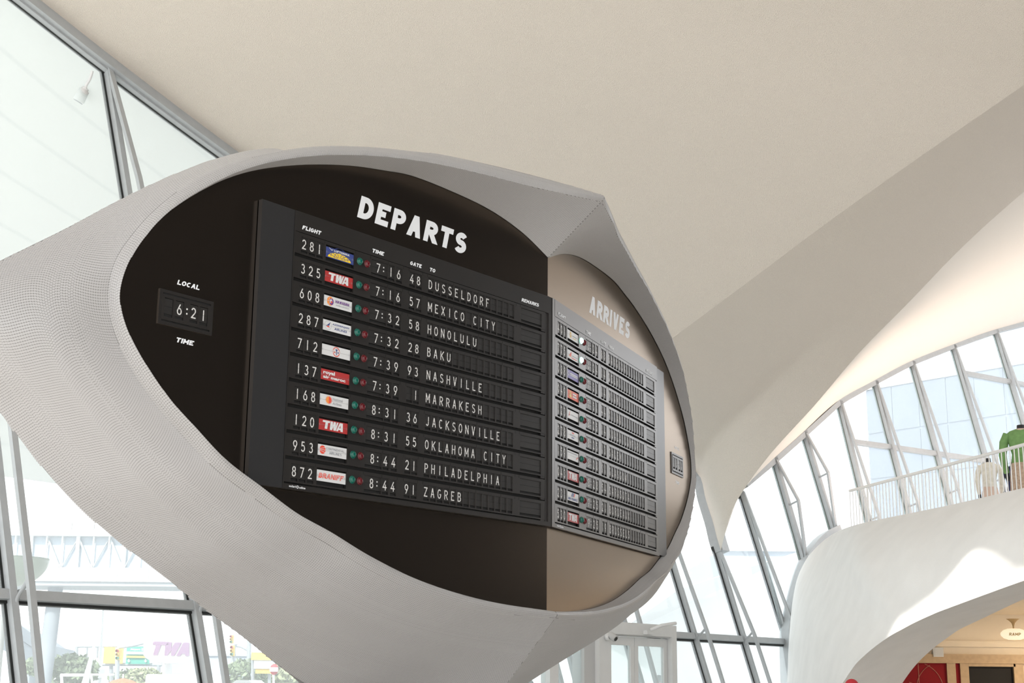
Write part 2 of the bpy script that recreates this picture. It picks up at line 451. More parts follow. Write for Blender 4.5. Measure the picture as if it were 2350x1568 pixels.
# rounded parapet top running back to the balcony floor, and the underside of the arch
back = a_ + V(.95, .45, 0)[None] * 1.1; back[:, 2] = np.minimum(a_[:, 2] + .02, 4.25)
s3 = np.linspace(0, 1, 8)[None, :, None]
top = a_[:, None] * (1 - s3) + back[:, None] * s3
top[:, :, 2] += np.sin(np.linspace(0, math.pi, 8))[None, :] * .06
wall.grid(top)
wall.grid(b_[:, None] * (1 - s3) + c_[:, None] * s3)
o = wall.build('wall_arch', 'white_concrete', kind='structure')
# balcony slab
slab = MB()
edge = [p for p in back[40:]]
poly = [V(p[0], p[1], 4.2) for p in edge[::4]] + [V(22, 12, 4.2), V(22, 36, 4.2), V(10.5, 32.6, 4.2), V(6.2, 29.8, 4.2)]
slab.prism(poly, (0, 0, -1.0))
slab.build('floor_balcony', 'white_concrete', kind='structure')
# lobby under the balcony
lob = MB()
lob.box((6.5, 29.6, 0), (16, 0, 0), (0, .3, 0), (0, 0, 3.1))
lob.build('wall_lobby', 'lobby_plaster', kind='structure')
MB().box((6.9, 21.2, 3.02), (14, 0, 0), (0, 8.4, 0), (0, 0, .12)).build('ceiling_lobby', 'lobby_plaster', kind='structure')

# ---- floor, added dark wall and roof outside the picture -----------------------------
MB().box((-30, -30, -.3), (60, 0, 0), (0, 62, 0), (0, 0, .3)).build('floor', 'floor_terrazzo', kind='structure')
MB().box((-400, -60, -.45), (800, 0, 0), (0, 600, 0), (0, 0, .1)).build('ground', 'asphalt', kind='structure')
MB().box((14, -8, 0), (.4, 0, 0), (0, 24, 0), (0, 0, 12.4)).build('wall_reflected_dark', 'reflected_dark', kind='structure')  # unseen wall added so the departures side has something dark to reflect
# roof over the hall behind the camera, with an added skylight hole, its outline cut to cast the sun patch on the arch wall
def arch_depth(x, y):
    ta = np.array(sorted((q[0], q[1], q[2]) for q in WA[5:])); tb = np.array(sorted((q[0], q[1], q[2]) for q in WB[2:]))
    y0, y1 = np.interp(x, ta[:, 0], ta[:, 1]), np.interp(x, tb[:, 0], tb[:, 1])
    f = np.clip((y - y0) / (y1 - y0), 0, 1.2)
    return (1 - f) * np.interp(x, ta[:, 0], ta[:, 2]) + f * np.interp(x, tb[:, 0], tb[:, 2]) - .25 * math.sin(math.pi * min(f, 1))
patch = [(2038, 1466), (2046, 1446), (2062, 1426), (2100, 1404), (2140, 1380), (2170, 1354), (2200, 1327), (2222, 1303), (2234, 1296), (2252, 1295), (2272, 1299), (2296, 1309), (2318, 1319), (2330, 1322), (2348, 1316), (2400, 1298), (2420, 1350), (2350, 1372), (2250, 1404), (2172, 1430), (2098, 1458), (2060, 1485)]
ROOF_Z = 12.4
hole = []
for (x, y) in patch:
    P = pt(x, y, arch_depth(x, y))
    hole.append(P + SUN_DIR * ((ROOF_Z - P[2]) / SUN_DIR[2]))
outer = [V(-14, 15, ROOF_Z), V(-14, -6, ROOF_Z), V(22.4, -6, ROOF_Z), V(22.4, 36, ROOF_Z), V(15, 36, ROOF_Z), V(9, 15, ROOF_Z)]
loops = [outer, hole]
tri = tessellate_polygon([[Vector(p) for p in L] for L in loops])
rf = MB().add([p for L in loops for p in L], [tuple(q) for q in tri])
rf.build('ceiling_hall', 'ceiling_plaster', kind='structure')

# ---- window wall W ------------------------------------------------------------
win = link('window_1', None, None, kind='structure')
win2 = link('window_2', None, None, kind='structure')
def sweep(mb, path, secs, mi=0):
    """box section swept along a path; secs: per-point 4 corner offsets"""
    A = np.array([[p + q for q in sec] + [p + sec[0]] for p, sec in zip(path, secs)])
    mb.grid(A, mi, False)
    n = len(path)
    mb.add([path[0] + q for q in secs[0]], [(0, 1, 2, 3)], mi); mb.add([path[-1] + q for q in secs[-1]], [(3, 2, 1, 0)], mi)
    return mb
def rail(mb, path, up, inn, h0, h1, d0, d1, mi=0):
    sec = [up * h0 + inn * d0, up * h1 + inn * d0, up * h1 + inn * d1, up * h0 + inn * d1]
    return sweep(mb, path, [sec] * len(path), mi)
hp = [W(u, head_v(u)) for u in np.linspace(-3.1, 16.0, 60)]
rail(MB(), hp, WM, WN, -.20, .06, -.02, .20).build('head_frame', 'frame_grey', win)
rail(MB(), hp, WM, WN, -.245, -.20, .02, .06).build('gasket', 'gasket', win)
rail(MB(), hp, WM, WN, -.235, -.20, .06, .13).build('bead', 'frame_grey', win)
lowp = [W(u, v) for u, v in catmull([(15.6, 3.76)] + low_uv[3:], 30)]
rail(MB(), lowp, WD, WN, -.26, .03, -.02, .22).build('edge_frame', 'frame_grey', win)
MULL = [0.0, 2.46, 4.8, 7.15, 9.5, 11.85, 14.17, 16.0, 17.87]
def mull_top(u):
    if u < 15.9: return head_v(u)
    return {16.0: 1.9}.get(u, 3.32)
def shear_u(u, v):   # the nearer-to-the-tip mullions lean a touch with the buttress
    return u + (.055 * max(v, 0) if u > 15.9 else (-.012 * max(v, 0) if u < 3 else 0))
for u in MULL:
    vt = mull_top(u)
    P0, P1 = W(u, -2.5), W(shear_u(u, vt), vt)
    big = u < 13
    wd, dp = (.085, .13) if big else (.075, .12)
    MB().bar(P0 + WN * dp / 2, P1 + WN * dp / 2, WD * wd, WN * dp).build('mullion', 'frame_grey', win)
    MB().bar(P0 - WD * (wd / 2 + .016) + WN * .02, P1 - WD * (wd / 2 + .016) + WN * .02, WD * .03, WN * .05).build('gasket', 'gasket', win)
    # inner chord: kinked at the transom, meeting the mullion at head and foot
    off = .38 if big else .34
    if big: prof = [(-2.5, .34), (0, .38), (vt * .52, .40), (vt * .74, .33), (vt * .985, .12)]
    else: prof = [(-2.5, .36), (0, .34), (vt * .985, .12)]
    sw = .075 if big else .06
    ch = MB()
    for (va, wa), (vb, wb) in zip(prof[:-1], prof[1:]):
        ch.bar(W(shear_u(u, va), va, wa), W(shear_u(u, vb), vb, wb), WD * sw, WN * .055)
    ch.build('strut', 'frame_grey', win)
    # curved brackets tying chord and mullion
    br = MB()
    for f0, sgn in ((0.0, 1), (.70, 0)) if big else ((0.0, 1),):
        v = vt * f0
        o_in = off if f0 == 0 else .34
        pts = [W(u, v - .10 * sgn, .10), W(u, v - .03 * sgn, o_in * .45), W(u, v + .07 * sgn, o_in)]
        br.tube(catmull(pts, 8), [.035, .026, .022, .02, .02, .022, .026, .03] if big else .02, 8)
    br.build('bracket', 'frame_grey', win)
for ua, ub in zip([-3.0] + MULL[:-1], MULL):
    MB().box(W(ua + .05, -.055, 0), WD * (ub - ua - .10), WM * .11, WN * .11).build('transom', 'frame_grey', win)
    MB().box(W(ua + .05, -.085, .01), WD * (ub - ua - .10), WM * .03, WN * .05).build('gasket', 'gasket', win)
    MB().prism([W(ua + .02, -2.5, .03), W(ub - .02, -2.5, .03), W(ub - .02, -.06, .03), W(ua + .02, -.06, .03)], WN * .012).build('pane', 'window_glass', win)
    ta, tb = head_v(max(ua, -3.1)) if ua < 15.9 else mull_top(ua), mull_top(ub)
    ta, tb = min(ta, 10.2) - .15, tb - .15
    if ub < 16.5:
        mid = [(q, head_v(q) - .15) for q in np.linspace(ub, ua, 6)] if ub < 15.9 else [(ub, tb), (ua, ta)]
        pp = [W(ua + .02, .06, .03), W(ub - .02, .06, .03)] + [W(q, v, .03) for q, v in mid]
    else:
        pp = [W(ua + .02, .06, .03), W(ub - .02, .06, .03), W(shear_u(ub, 3.2), 3.2, .03), W(shear_u(ua, 1.9), 1.9, .03)]
    MB().prism(pp, WN * .012).build('pane', 'window_glass', win)

# ---- window wall W2 --------------------------------------------------------------
HV = np.array([(-.2, 3.3), (.8, 3.93), (1.92, 4.67), (3.36, 5.64), (4.79, 6.34), (6.41, 7.1), (8.22, 7.82), (10.28, 8.59), (13, 9.45), (15.5, 10.1)])
def hv2(u): return float(np.interp(u, HV[:, 0], HV[:, 1]))
hp2 = [W2(u, hv2(u)) for u in np.linspace(-.2, 15.4, 50)]
rail(MB(), hp2, W2M, W2N, -.09, .05, -.02, .14).build('head_frame', 'frame_grey', win2)
sill = [W2_uv(*q) for q in ((1797, 1600), (1794, 1480), (1800, 1428), (1812, 1375), (1826, 1325), (1842, 1288), (1862, 1258), (1884, 1238), (1912, 1223))]
sp = [W2(*q) for q in catmull(sill, 40)]
rail(MB(), sp, nrm(V(-.3, -.1, .9)), W2N, -.10, .10, -.02, .26).build('sill_frame', 'frame_grey', win2)
MU2 = [(.95, 1.70), (2.07, 2.42), (3.37, -2), (4.80, -2), (6.38, -2), (8.20, -2), (10.2, -2), (12.4, -2)]
for u, vb in MU2:
    vt = hv2(u)
    P0, P1 = W2(u + (.10 if u < 3 else 0), vb), W2(u - (.12 if u < 3 else 0), vt)
    MB().bar(P0 + W2N * .07, P1 + W2N * .07, W2D * .10, W2N * .14).build('mullion', 'frame_grey', win2)
    MB().bar(P0 - W2D * .060 + W2N * .02, P1 - W2D * .060 + W2N * .02, W2D * .016, W2N * .05).build('gasket', 'gasket_pale', win2)
    ax = nrm(P1 - P0); Ln = np.linalg.norm(P1 - P0)
    kf = .52 if u < 3 else .62
    kink = P0 + ax * Ln * kf + W2N * .40
    ch = MB(); ch.bar(P0 + W2N * .15, kink, W2D * .06, W2N * .05); ch.bar(kink, P1 + W2N * .13 - ax * .1, W2D * .06, W2N * .05)
    ch.build('strut', 'frame_grey', win2)
    MB().tube([P0 + ax * Ln * kf + W2N * .05, kink], .022, 8).build('bracket', 'frame_grey', win2)
us = [-.05] + [q[0] for q in MU2]
for ua, ub in zip(us[:-1], us[1:]):
    lowv = lambda u: float(np.interp(u, [q[0] for q in sill], [q[1] for q in sill])) if u < 2.4 else -2.
    va, vb = (-1.4, 1.6) if ua < 0 else (lowv(ua), lowv(ub))
    if ua > 2: va = vb = -2
    MB().prism([W2(ua + .02, va, .03), W2(ub - .02, vb, .03), W2(ub - .02, hv2(ub) - .1, .03), W2(ua + .02, hv2(ua) - .1, .03)], W2N * .012).build('pane', 'window_glass', win2)
    for vv, lo, hi in ((4.66, 3.3, 8.3), (7.06, 8.1, 12.5)):
        if ua >= lo - .1 and ub <= hi + .1:
            MB().box(W2(ua + .05, vv - .05, 0), W2D * (ub - ua - .1), W2M * .10, W2N * .12).build('transom', 'frame_grey', win2)

# ================================================================== THE POD AND ITS BOARDS
CX = V(.2909, 10.0, 4.1592)                    # where the two board faces meet, at the first row
D1, NA = yaw(39.3768)
D2, NB = yaw(23.2905)
TB = nrm(D1 + D2)                              # tangent of the symmetric pod
NBI = V(TB[1], -TB[0], 0)                      # outward bisector
def mirror(P):
    P = np.asarray(P, float); q = P - CX
    return CX + q - 2 * (q @ TB)[..., None] * TB if P.ndim > 1 else CX + q - 2 * (q @ TB) * TB
def dpx(x, y, w=0.): return on_plane(x, y, CX + NA * w, NA)
def corner(y, g):
    """point of the pod's fold, g in front of both faces, at image height y"""
    half = math.acos(NA @ NBI); xy = CX + NBI * (g / math.cos(half))
    lo, hi = 0., 9.
    for _ in range(50):
        z = (lo + hi) / 2; q = V(xy[0], xy[1], z) - EYE
        yy = 784 - FPX * (q @ UP) / (q @ FW)
        if yy > y: lo = z
        else: hi = z
    return V(xy[0], xy[1], z)
PW = -.035                                     # face plates lie behind the board fronts
# stations round one half of the eye: inner edge, lip inner, lip outer, lip offset, body edge, body setback
ST = [
 ((1200, 535), (1300, 446), (1305, 425), (0.36, 0.345), None, 0),
 ((1130, 485), (1210, 426), (1212, 400), (0.29, 0.27), None, 0),
 ((1050, 445), (1120, 403), (1122, 378), (0.24, 0.215), None, 0),
 ((950, 405), (1020, 380), (1022, 357), (0.19, 0.165), None, 0),
 ((880, 391), (930, 365), (930, 346), (0.165, 0.135), None, 0),
 ((800, 380), (840, 357), (840, 338), (0.14, 0.11), None, 0),
 ((700, 378), (730, 357), (728, 337), (0.12, 0.085), None, 0),
 ((600, 388), (628, 371), (622, 352), (0.1, 0.06), (626, 341), 0.07),
 ((520, 410), (540, 397), (530, 376), (0.085, 0.04), (515, 359), 0.13),
 ((440, 450), (455, 440), (438, 419), (0.06, 0.01), (400, 400), 0.2),
 ((370, 500), (383, 490), (364, 474), (0.04, -0.02), (280, 456), 0.28),
 ((320, 555), (330, 548), (307, 534), (0.02, -0.045), (150, 525), 0.36),
 ((280, 620), (291, 612), (264, 600), (0.005, -0.06), (-10, 604), 0.43),
 ((268, 690), (275, 682), (247, 680), (0.005, -0.07), (-120, 665), 0.47),
 ((290, 760), (291, 752), (262, 762), (0.01, -0.065), (-165, 740), 0.48),
 ((330, 835), (330, 828), (300, 845), (0.02, -0.055), (-110, 830), 0.48),
 ((390, 920), (389, 914), (360, 932), (0.035, -0.04), (-22, 920), 0.48),
 ((450, 985), (448, 980), (422, 1003), (0.05, -0.025), (60, 1025), 0.48),
 ((520, 1060), (520, 1056), (495, 1078), (0.06, 0.01), (148, 1130), 0.48),
 ((600, 1120), (600, 1117), (580, 1142), (0.065, 0.015), (255, 1229), 0.48),
 ((680, 1180), (680, 1177), (664, 1200), (0.07, 0.02), (365, 1314), 0.48),
 ((760, 1225), (760, 1222), (747, 1247), (0.07, 0.02), (465, 1394), 0.59),
 ((850, 1280), (850, 1277), (838, 1303), (0.065, 0.04), (560, 1464), 0.69),
 ((950, 1330), (950, 1327), (940, 1352), (0.055, 0.03), (652, 1538), 0.81),
 ((1050, 1365), (1050, 1362), (1042, 1386), (0.04, 0.015), (760, 1612), 0.9),
 ((1150, 1388), (1150, 1386), (1146, 1408), (0.03, 0.005), (900, 1650), 0.89),
]
KB = CX - NBI * 1.25; KB[2] = 3.5
BASE = CX - NBI * .95; BASE[2] = 0.
Ii, Li, Lo, Oo, Bb = [], [], [], [], []
Ii.append(corner(592, PW)); Li.append(corner(463, .405)); Lo.append(corner(449, .42)); Oo.append(corner(452, .20) - V(0, 0, .0)); Bb.append(KB + V(0, 0, .9))
for k, (i, li, lo, g, o_, ko) in enumerate(ST):
    Ii.append(dpx(*i, PW)); Li.append(dpx(*li, g[0])); Lo.append(dpx(*lo, g[1]))
    if o_ is None: Oo.append(Lo[-1] - NA * .16 - V(0, 0, .015) + D1 * .10)
    else: Oo.append(dpx(*o_, -ko))
    back_ = Oo[-1] * .3 + (KB + V(0, 0, .9 - 1.6 * k / 25)) * .7
    om = float(np.clip((k - 21.5) / 3., 0, 1))
    f = (k - 22) / 4.
    base_ = BASE - TB * (1.05 * (1 - f)) + NBI * (.25 * f)
    Bb.append(back_ * (1 - om) + base_ * om)
Ii.append(corner(1405, PW)); Li.append(corner(1404, .028)); Lo.append(corner(1419, .03))
Oo.append(corner(1650, -.56)); Bb.append(BASE + NBI * .25)
NS = 700
def smooth_st(P): return catmull(np.array(P), NS)
I_, LI_, LO_, O_, B_ = map(smooth_st, (Ii, Li, Lo, Oo, Bb))
_j = np.linspace(0, 1, 6)[None, :, None]
hood = I_[:, None] * (1 - _j) + LI_[:, None] * _j                      # underside between plate and lip
_k = np.linspace(0, 1, 6)[None, :, None]
lip = LI_[:, None] * (1 - _k) + LO_[:, None] * _k
lip = lip + np.sin(np.linspace(0, math.pi, 6))[None, :, None] * NBI[None, None] * .016
_m = np.linspace(0, 1, 16)[None, :, None]
skirt = LO_[:, None] * (1 - _m) + O_[:, None] * _m
_fade = np.clip(np.minimum(np.arange(NS), NS - 1 - np.arange(NS)) / (NS / 6), 0, 1)
skirt = skirt + (np.sin(np.linspace(0, math.pi, 16))[None, :, None] * (NA * .10 + V(0, 0, -.02))[None, None]) * (_fade * np.minimum(1, np.linalg.norm(O_ - LO_, axis=1)))[:, None, None]
_n = np.linspace(0, 1, 12)[None, :, None]
rear = O_[:, None] * (1 - _n) + B_[:, None] * _n
pod = thing('information_pod', 'eye-shaped sculptural pod clad in tiny grey tiles, holding both black flight boards', 'information pod', (BASE[0], BASE[1], 0))
sh = MB()
for G in (hood, lip, skirt, rear):
    sh.grid(G, flip=True); sh.grid(mirror(G.reshape(-1, 3)).reshape(G.shape))
rel(sh, pod).build('shell', 'pod_grout', pod, label='concrete shell of the pod under its tiles')

# ---- tiles: small round-cornered mosaic set in rows parallel to the rim
PITCH_T = .0150
def tile_rows(G, first=.5):
    """centres and normals of tiles over the grid G (stations x outward)"""
    seg = np.linalg.norm(np.diff(G, axis=1), axis=2)
    cum = np.concatenate([np.zeros((G.shape[0], 1)), np.cumsum(seg, axis=1)], 1)
    tot = cum[:, -1]
    Tt = np.gradient(G, axis=0); Tn = np.gradient(G, axis=1)
    Nn = np.cross(Tt, Tn); Nn /= np.linalg.norm(Nn, axis=2)[..., None] + 1e-12
    cs, ns, ts = [], [], []
    d, r = first * PITCH_T, 0
    n, m = G.shape[:2]
    idx = np.arange(n)
    while d < tot.max():
        ok = tot > d - .15 * PITCH_T
        j = np.clip(np.array([np.searchsorted(cum[i], d) - 1 for i in range(n)]), 0, m - 2)
        f = ((d - cum[idx, j]) / np.maximum(seg[idx, j], 1e-9)).clip(0, 1)[:, None]
        P = G[idx, j] * (1 - f) + G[idx, j + 1] * f
        Q = Nn[idx, j] * (1 - f) + Nn[idx, j + 1] * f
        runs = np.split(idx, np.where(np.diff(ok.astype(int)) != 0)[0] + 1)
        for run in runs:
            if not ok[run[0]] or len(run) < 2: continue
            p, q = P[run], Q[run]
            L = np.r_[0, np.cumsum(np.linalg.norm(np.diff(p, axis=0), axis=1))]
            a = np.arange((.5 if r % 2 else 1.) * PITCH_T, L[-1], PITCH_T)
            if not len(a): continue
            cs.append(np.stack([np.interp(a, L, p[:, k]) for k in range(3)], -1))
            ns.append(np.stack([np.interp(a, L, q[:, k]) for k in range(3)], -1))
            tg = np.gradient(p, axis=0)
            ts.append(np.stack([np.interp(a, L, tg[:, k]) for k in range(3)], -1))
        d += PITCH_T * .866; r += 1
    return np.concatenate(cs), np.concatenate(ns), np.concatenate(ts)
TC, TN, TT = [], [], []
for G in (hood, lip, skirt):
    c, n, tg = tile_rows(G); TC.append(c); TN.append(n); TT.append(tg)
    c2 = mirror(c); n2 = mirror(n + CX) - CX
    TC.append(c2); TN.append(n2); TT.append(mirror(tg + CX) - CX)
TC, TN, TT = np.concatenate(TC), np.concatenate(TN), np.concatenate(TT)
TN /= np.linalg.norm(TN, axis=1)[:, None]
# keep what faces the hall; turn the normals to the air side
facing = ((EYE - TC) * TN).sum(1)
TN = np.where((facing < 0)[:, None], -TN, TN)
TT = TT - (TT * TN).sum(1)[:, None] * TN; TT /= np.linalg.norm(TT, axis=1)[:, None] + 1e-12
q = TC - EYE; dz = q @ FW
ix, iy = 1175 + FPX * (q @ RT) / dz, 784 - FPX * (q @ UP) / dz
near = np.where((ix > 5) & (ix < 420) & (iy > 420) & (iy < 1100), np.linalg.norm(q, axis=1), 1e9)
order = np.argsort(near)
single, rest = order[:300], order[300:]
RA, RB, HT = .0081, .0074, .0011
cosk, sink = np.cos(np.arange(6) * math.pi / 3 + math.pi / 6), np.sin(np.arange(6) * math.pi / 3 + math.pi / 6)
n_ = TN[rest]; c = TC[rest] - np.array(pod.location)
a = TT[rest]; b = np.cross(n_, a)
ring = a[:, None] * cosk[None, :, None] + b[:, None] * sink[None, :, None]
hv = HT * (1 + .25 * np.random.RandomState(3).uniform(-1, 1, len(rest)))
vs = np.concatenate([c[:, None] + ring * RA, c[:, None] + ring * RB + n_[:, None] * hv[:, None, None]], 1).reshape(-1, 3)
nt_ = len(rest)
quads = np.array([[k, (k + 1) % 6, 6 + (k + 1) % 6, 6 + k] for k in range(6)])
me = bpy.data.meshes.new('tiles')
me.vertices.add(len(vs)); me.vertices.foreach_set('co', vs.ravel())
Q = (quads[None] + 12 * np.arange(nt_)[:, None, None]).reshape(nt_, -1)
H6 = (np.arange(6, 12)[None] + 12 * np.arange(nt_)[:, None])
loops_ = np.concatenate([Q, H6], 1).ravel()
sizes = np.tile(np.array([4] * 6 + [6]), nt_)
me.loops.add(len(loops_)); me.loops.foreach_set('vertex_index', loops_.astype(np.int32))
me.polygons.add(len(sizes)); me.polygons.foreach_set('loop_start', np.r_[0, np.cumsum(sizes)[:-1]].astype(np.int32))
me.polygons.foreach_set('loop_total', sizes.astype(np.int32))
me.polygons.foreach_set('use_smooth', np.zeros(len(sizes), dtype=bool)); me.update(calc_edges=True); me.validate()
me.materials.append(MATS['pod_tile'])
link('tiles', me, pod, kind='stuff')
tm = MB().add([V(cosk[k] * RA, sink[k] * RA, 0) for k in range(6)] + [V(cosk[k] * RB, sink[k] * RB, HT) for k in range(6)],
              [tuple(x) for x in quads] + [(6, 7, 8, 9, 10, 11)]).mesh('tile', ['pod_tile'])
for k in single:
    ob = link('tile', tm, pod)
    a = TT[k]; b = np.cross(TN[k], a); p = TC[k] - np.array(pod.location); n = TN[k]
    ob.matrix_local = Matrix(((a[0], b[0], n[0], p[0]), (a[1], b[1], n[1], p[1]), (a[2], b[2], n[2], p[2]), (0, 0, 0, 1)))

# ---- face plates with the big words
def board_frame(side):
    """local frame of a face: x along the board, -y out, z up; returns (origin of u=0 v=0, angle, D, N)"""
    if side == 'dep': return CX - D1 * 2.4446, math.radians(90 - 39.3768), D1, NA
    return CX + D2 * .1101, math.radians(90 - 23.2905), D2, NB
def plate(side):
    P = I_ if side == 'dep' else mirror(I_)
    n = NA if side == 'dep' else NB
    mb = MB(); mb.prism([p - n * .004 for p in P[::5]] + [P[-1] - n * .004], -n * .03)
    return rel(mb, pod).build('face_plate', 'face_black', pod, label='glossy black metal face behind the ' + ('departures' if side == 'dep' else 'arrivals') + ' board')
def put_letters(side, word, u0, v_base, h, parent, w, t, wide, gap, slant, width, name='letter', m='letter_white', root=None, thick=.006, one=False):
    o_, an, D, N = board_frame(side)
    L, tot = letters2d(word, h, t, wide, gap, slant, None, width)
    allm = MB()
    for ch, polys in L:
        mb = allm if one else MB()
        for q, si in polys:
            P = [o_ + D * (u0 + x) + N * (w + si * .00015) + V(0, 0, -v_base + y) for x, y in q]
            mb.add(P, [tuple(range(len(P)))])
        if not one: rel(mb, root).build(name, m, parent)
    if one: rel(allm, root).build(name, m, parent)
for side, word, u0, wd_ in (('dep', 'DEPARTS', .487, 1.03), ('arr', 'ARRIVES', .775, .985)):
    pl = plate(side)
    put_letters(side, word, u0, -.272, .150, pl, PW - .0036, .26, .54, .17, .20, wd_, root=pod)
    uc = -.852 if side == 'dep' else 3.028
    put_letters(side, 'LOCAL', uc, .468, .0275, pl, PW - .0036, .25, .62, .10, .22, .152, 'lettering', root=pod, thick=.003, one=True)
    put_letters(side, 'TIME', uc + .015, .788, .0275, pl, PW - .0036, .25, .62, .10, .22, .118, 'lettering', root=pod, thick=.003, one=True)

# ---- split-flap boards
U0, VB = 1.17, 1.50                            # local origin: middle of the bottom edge
def L(u, v, w=0.): return V(u - U0, -w, VB - v)
def lbox(mb, u0, u1, v0, v1, w0, w1, mi=0):
    return mb.box(L(u0, v1, w1), (u1 - u0, 0, 0), (0, w1 - w0, 0), (0, 0, v1 - v0), mi)
_flaps = {}
def flap_mesh(key, width, text=None, v0=-.013, v1=.087, char_u=None):
    """two leaves with a split between them, the printed character on top; local x centred, z from the row's zero line"""
    k = (key, width)
    if k in _flaps: return _flaps[k]
    mb = MB()
    split, low = .0305, .071
    def bx(u0, u1, a, b, w0, w1, mi=0): mb.box((u0, -w1, -b), (u1 - u0, 0, 0), (0, w1 - w0, 0), (0, 0, b - a), mi)
    h = width / 2
    bx(-h, h, v0, split - .0006, -.0135, -.0105)
    bx(-h, h, split + .0006, low, -.0135, -.0100)
    bx(-h, h, low + .002, v1, -.020, -.0165, 2)
    bx(-h, h, split - .0006, split + .0006, -.0145, -.0125, 2)
    for sx in (-1, 1): bx(sx * h - .0018, sx * h + .0018, split - .004, split + .004, -.012, -.0092, 2)
    if text:
        Ls, tot = letters2d(text, .060, .115, .50, .14) if char_u is None else (None, 0)
        if char_u is None:
            for ch, polys in Ls:
                for q, si in polys:
                    mb.add([(x - tot / 2, .0094 - si * .0001, -.0605 + y) for x, y in q], [tuple(range(len(q)))], 1)
        else:
            for ch, cu in char_u:
                if ch == ':':
                    for zz in (.016, .040): bx(cu - .0042, cu + .0042, zz - .0042, zz + .0042, -.0100, -.0092, 1)
                    continue
                Ls, tot = letters2d(ch, .060, .115, .50, .14)
                for _, polys in Ls:
                    for q, si in polys:
                        mb.add([(x - tot / 2 + cu, .0094 - si * .0001, -.0605 + y) for x, y in q], [tuple(range(len(q)))], 1)
        bx(-h, h, split - .0005, split + .0005, -.0098, -.0088, 2)
    _flaps[k] = mb.mesh('flap', ['flap_black', 'flap_white', 'board_dark'])
    return _flaps[k]

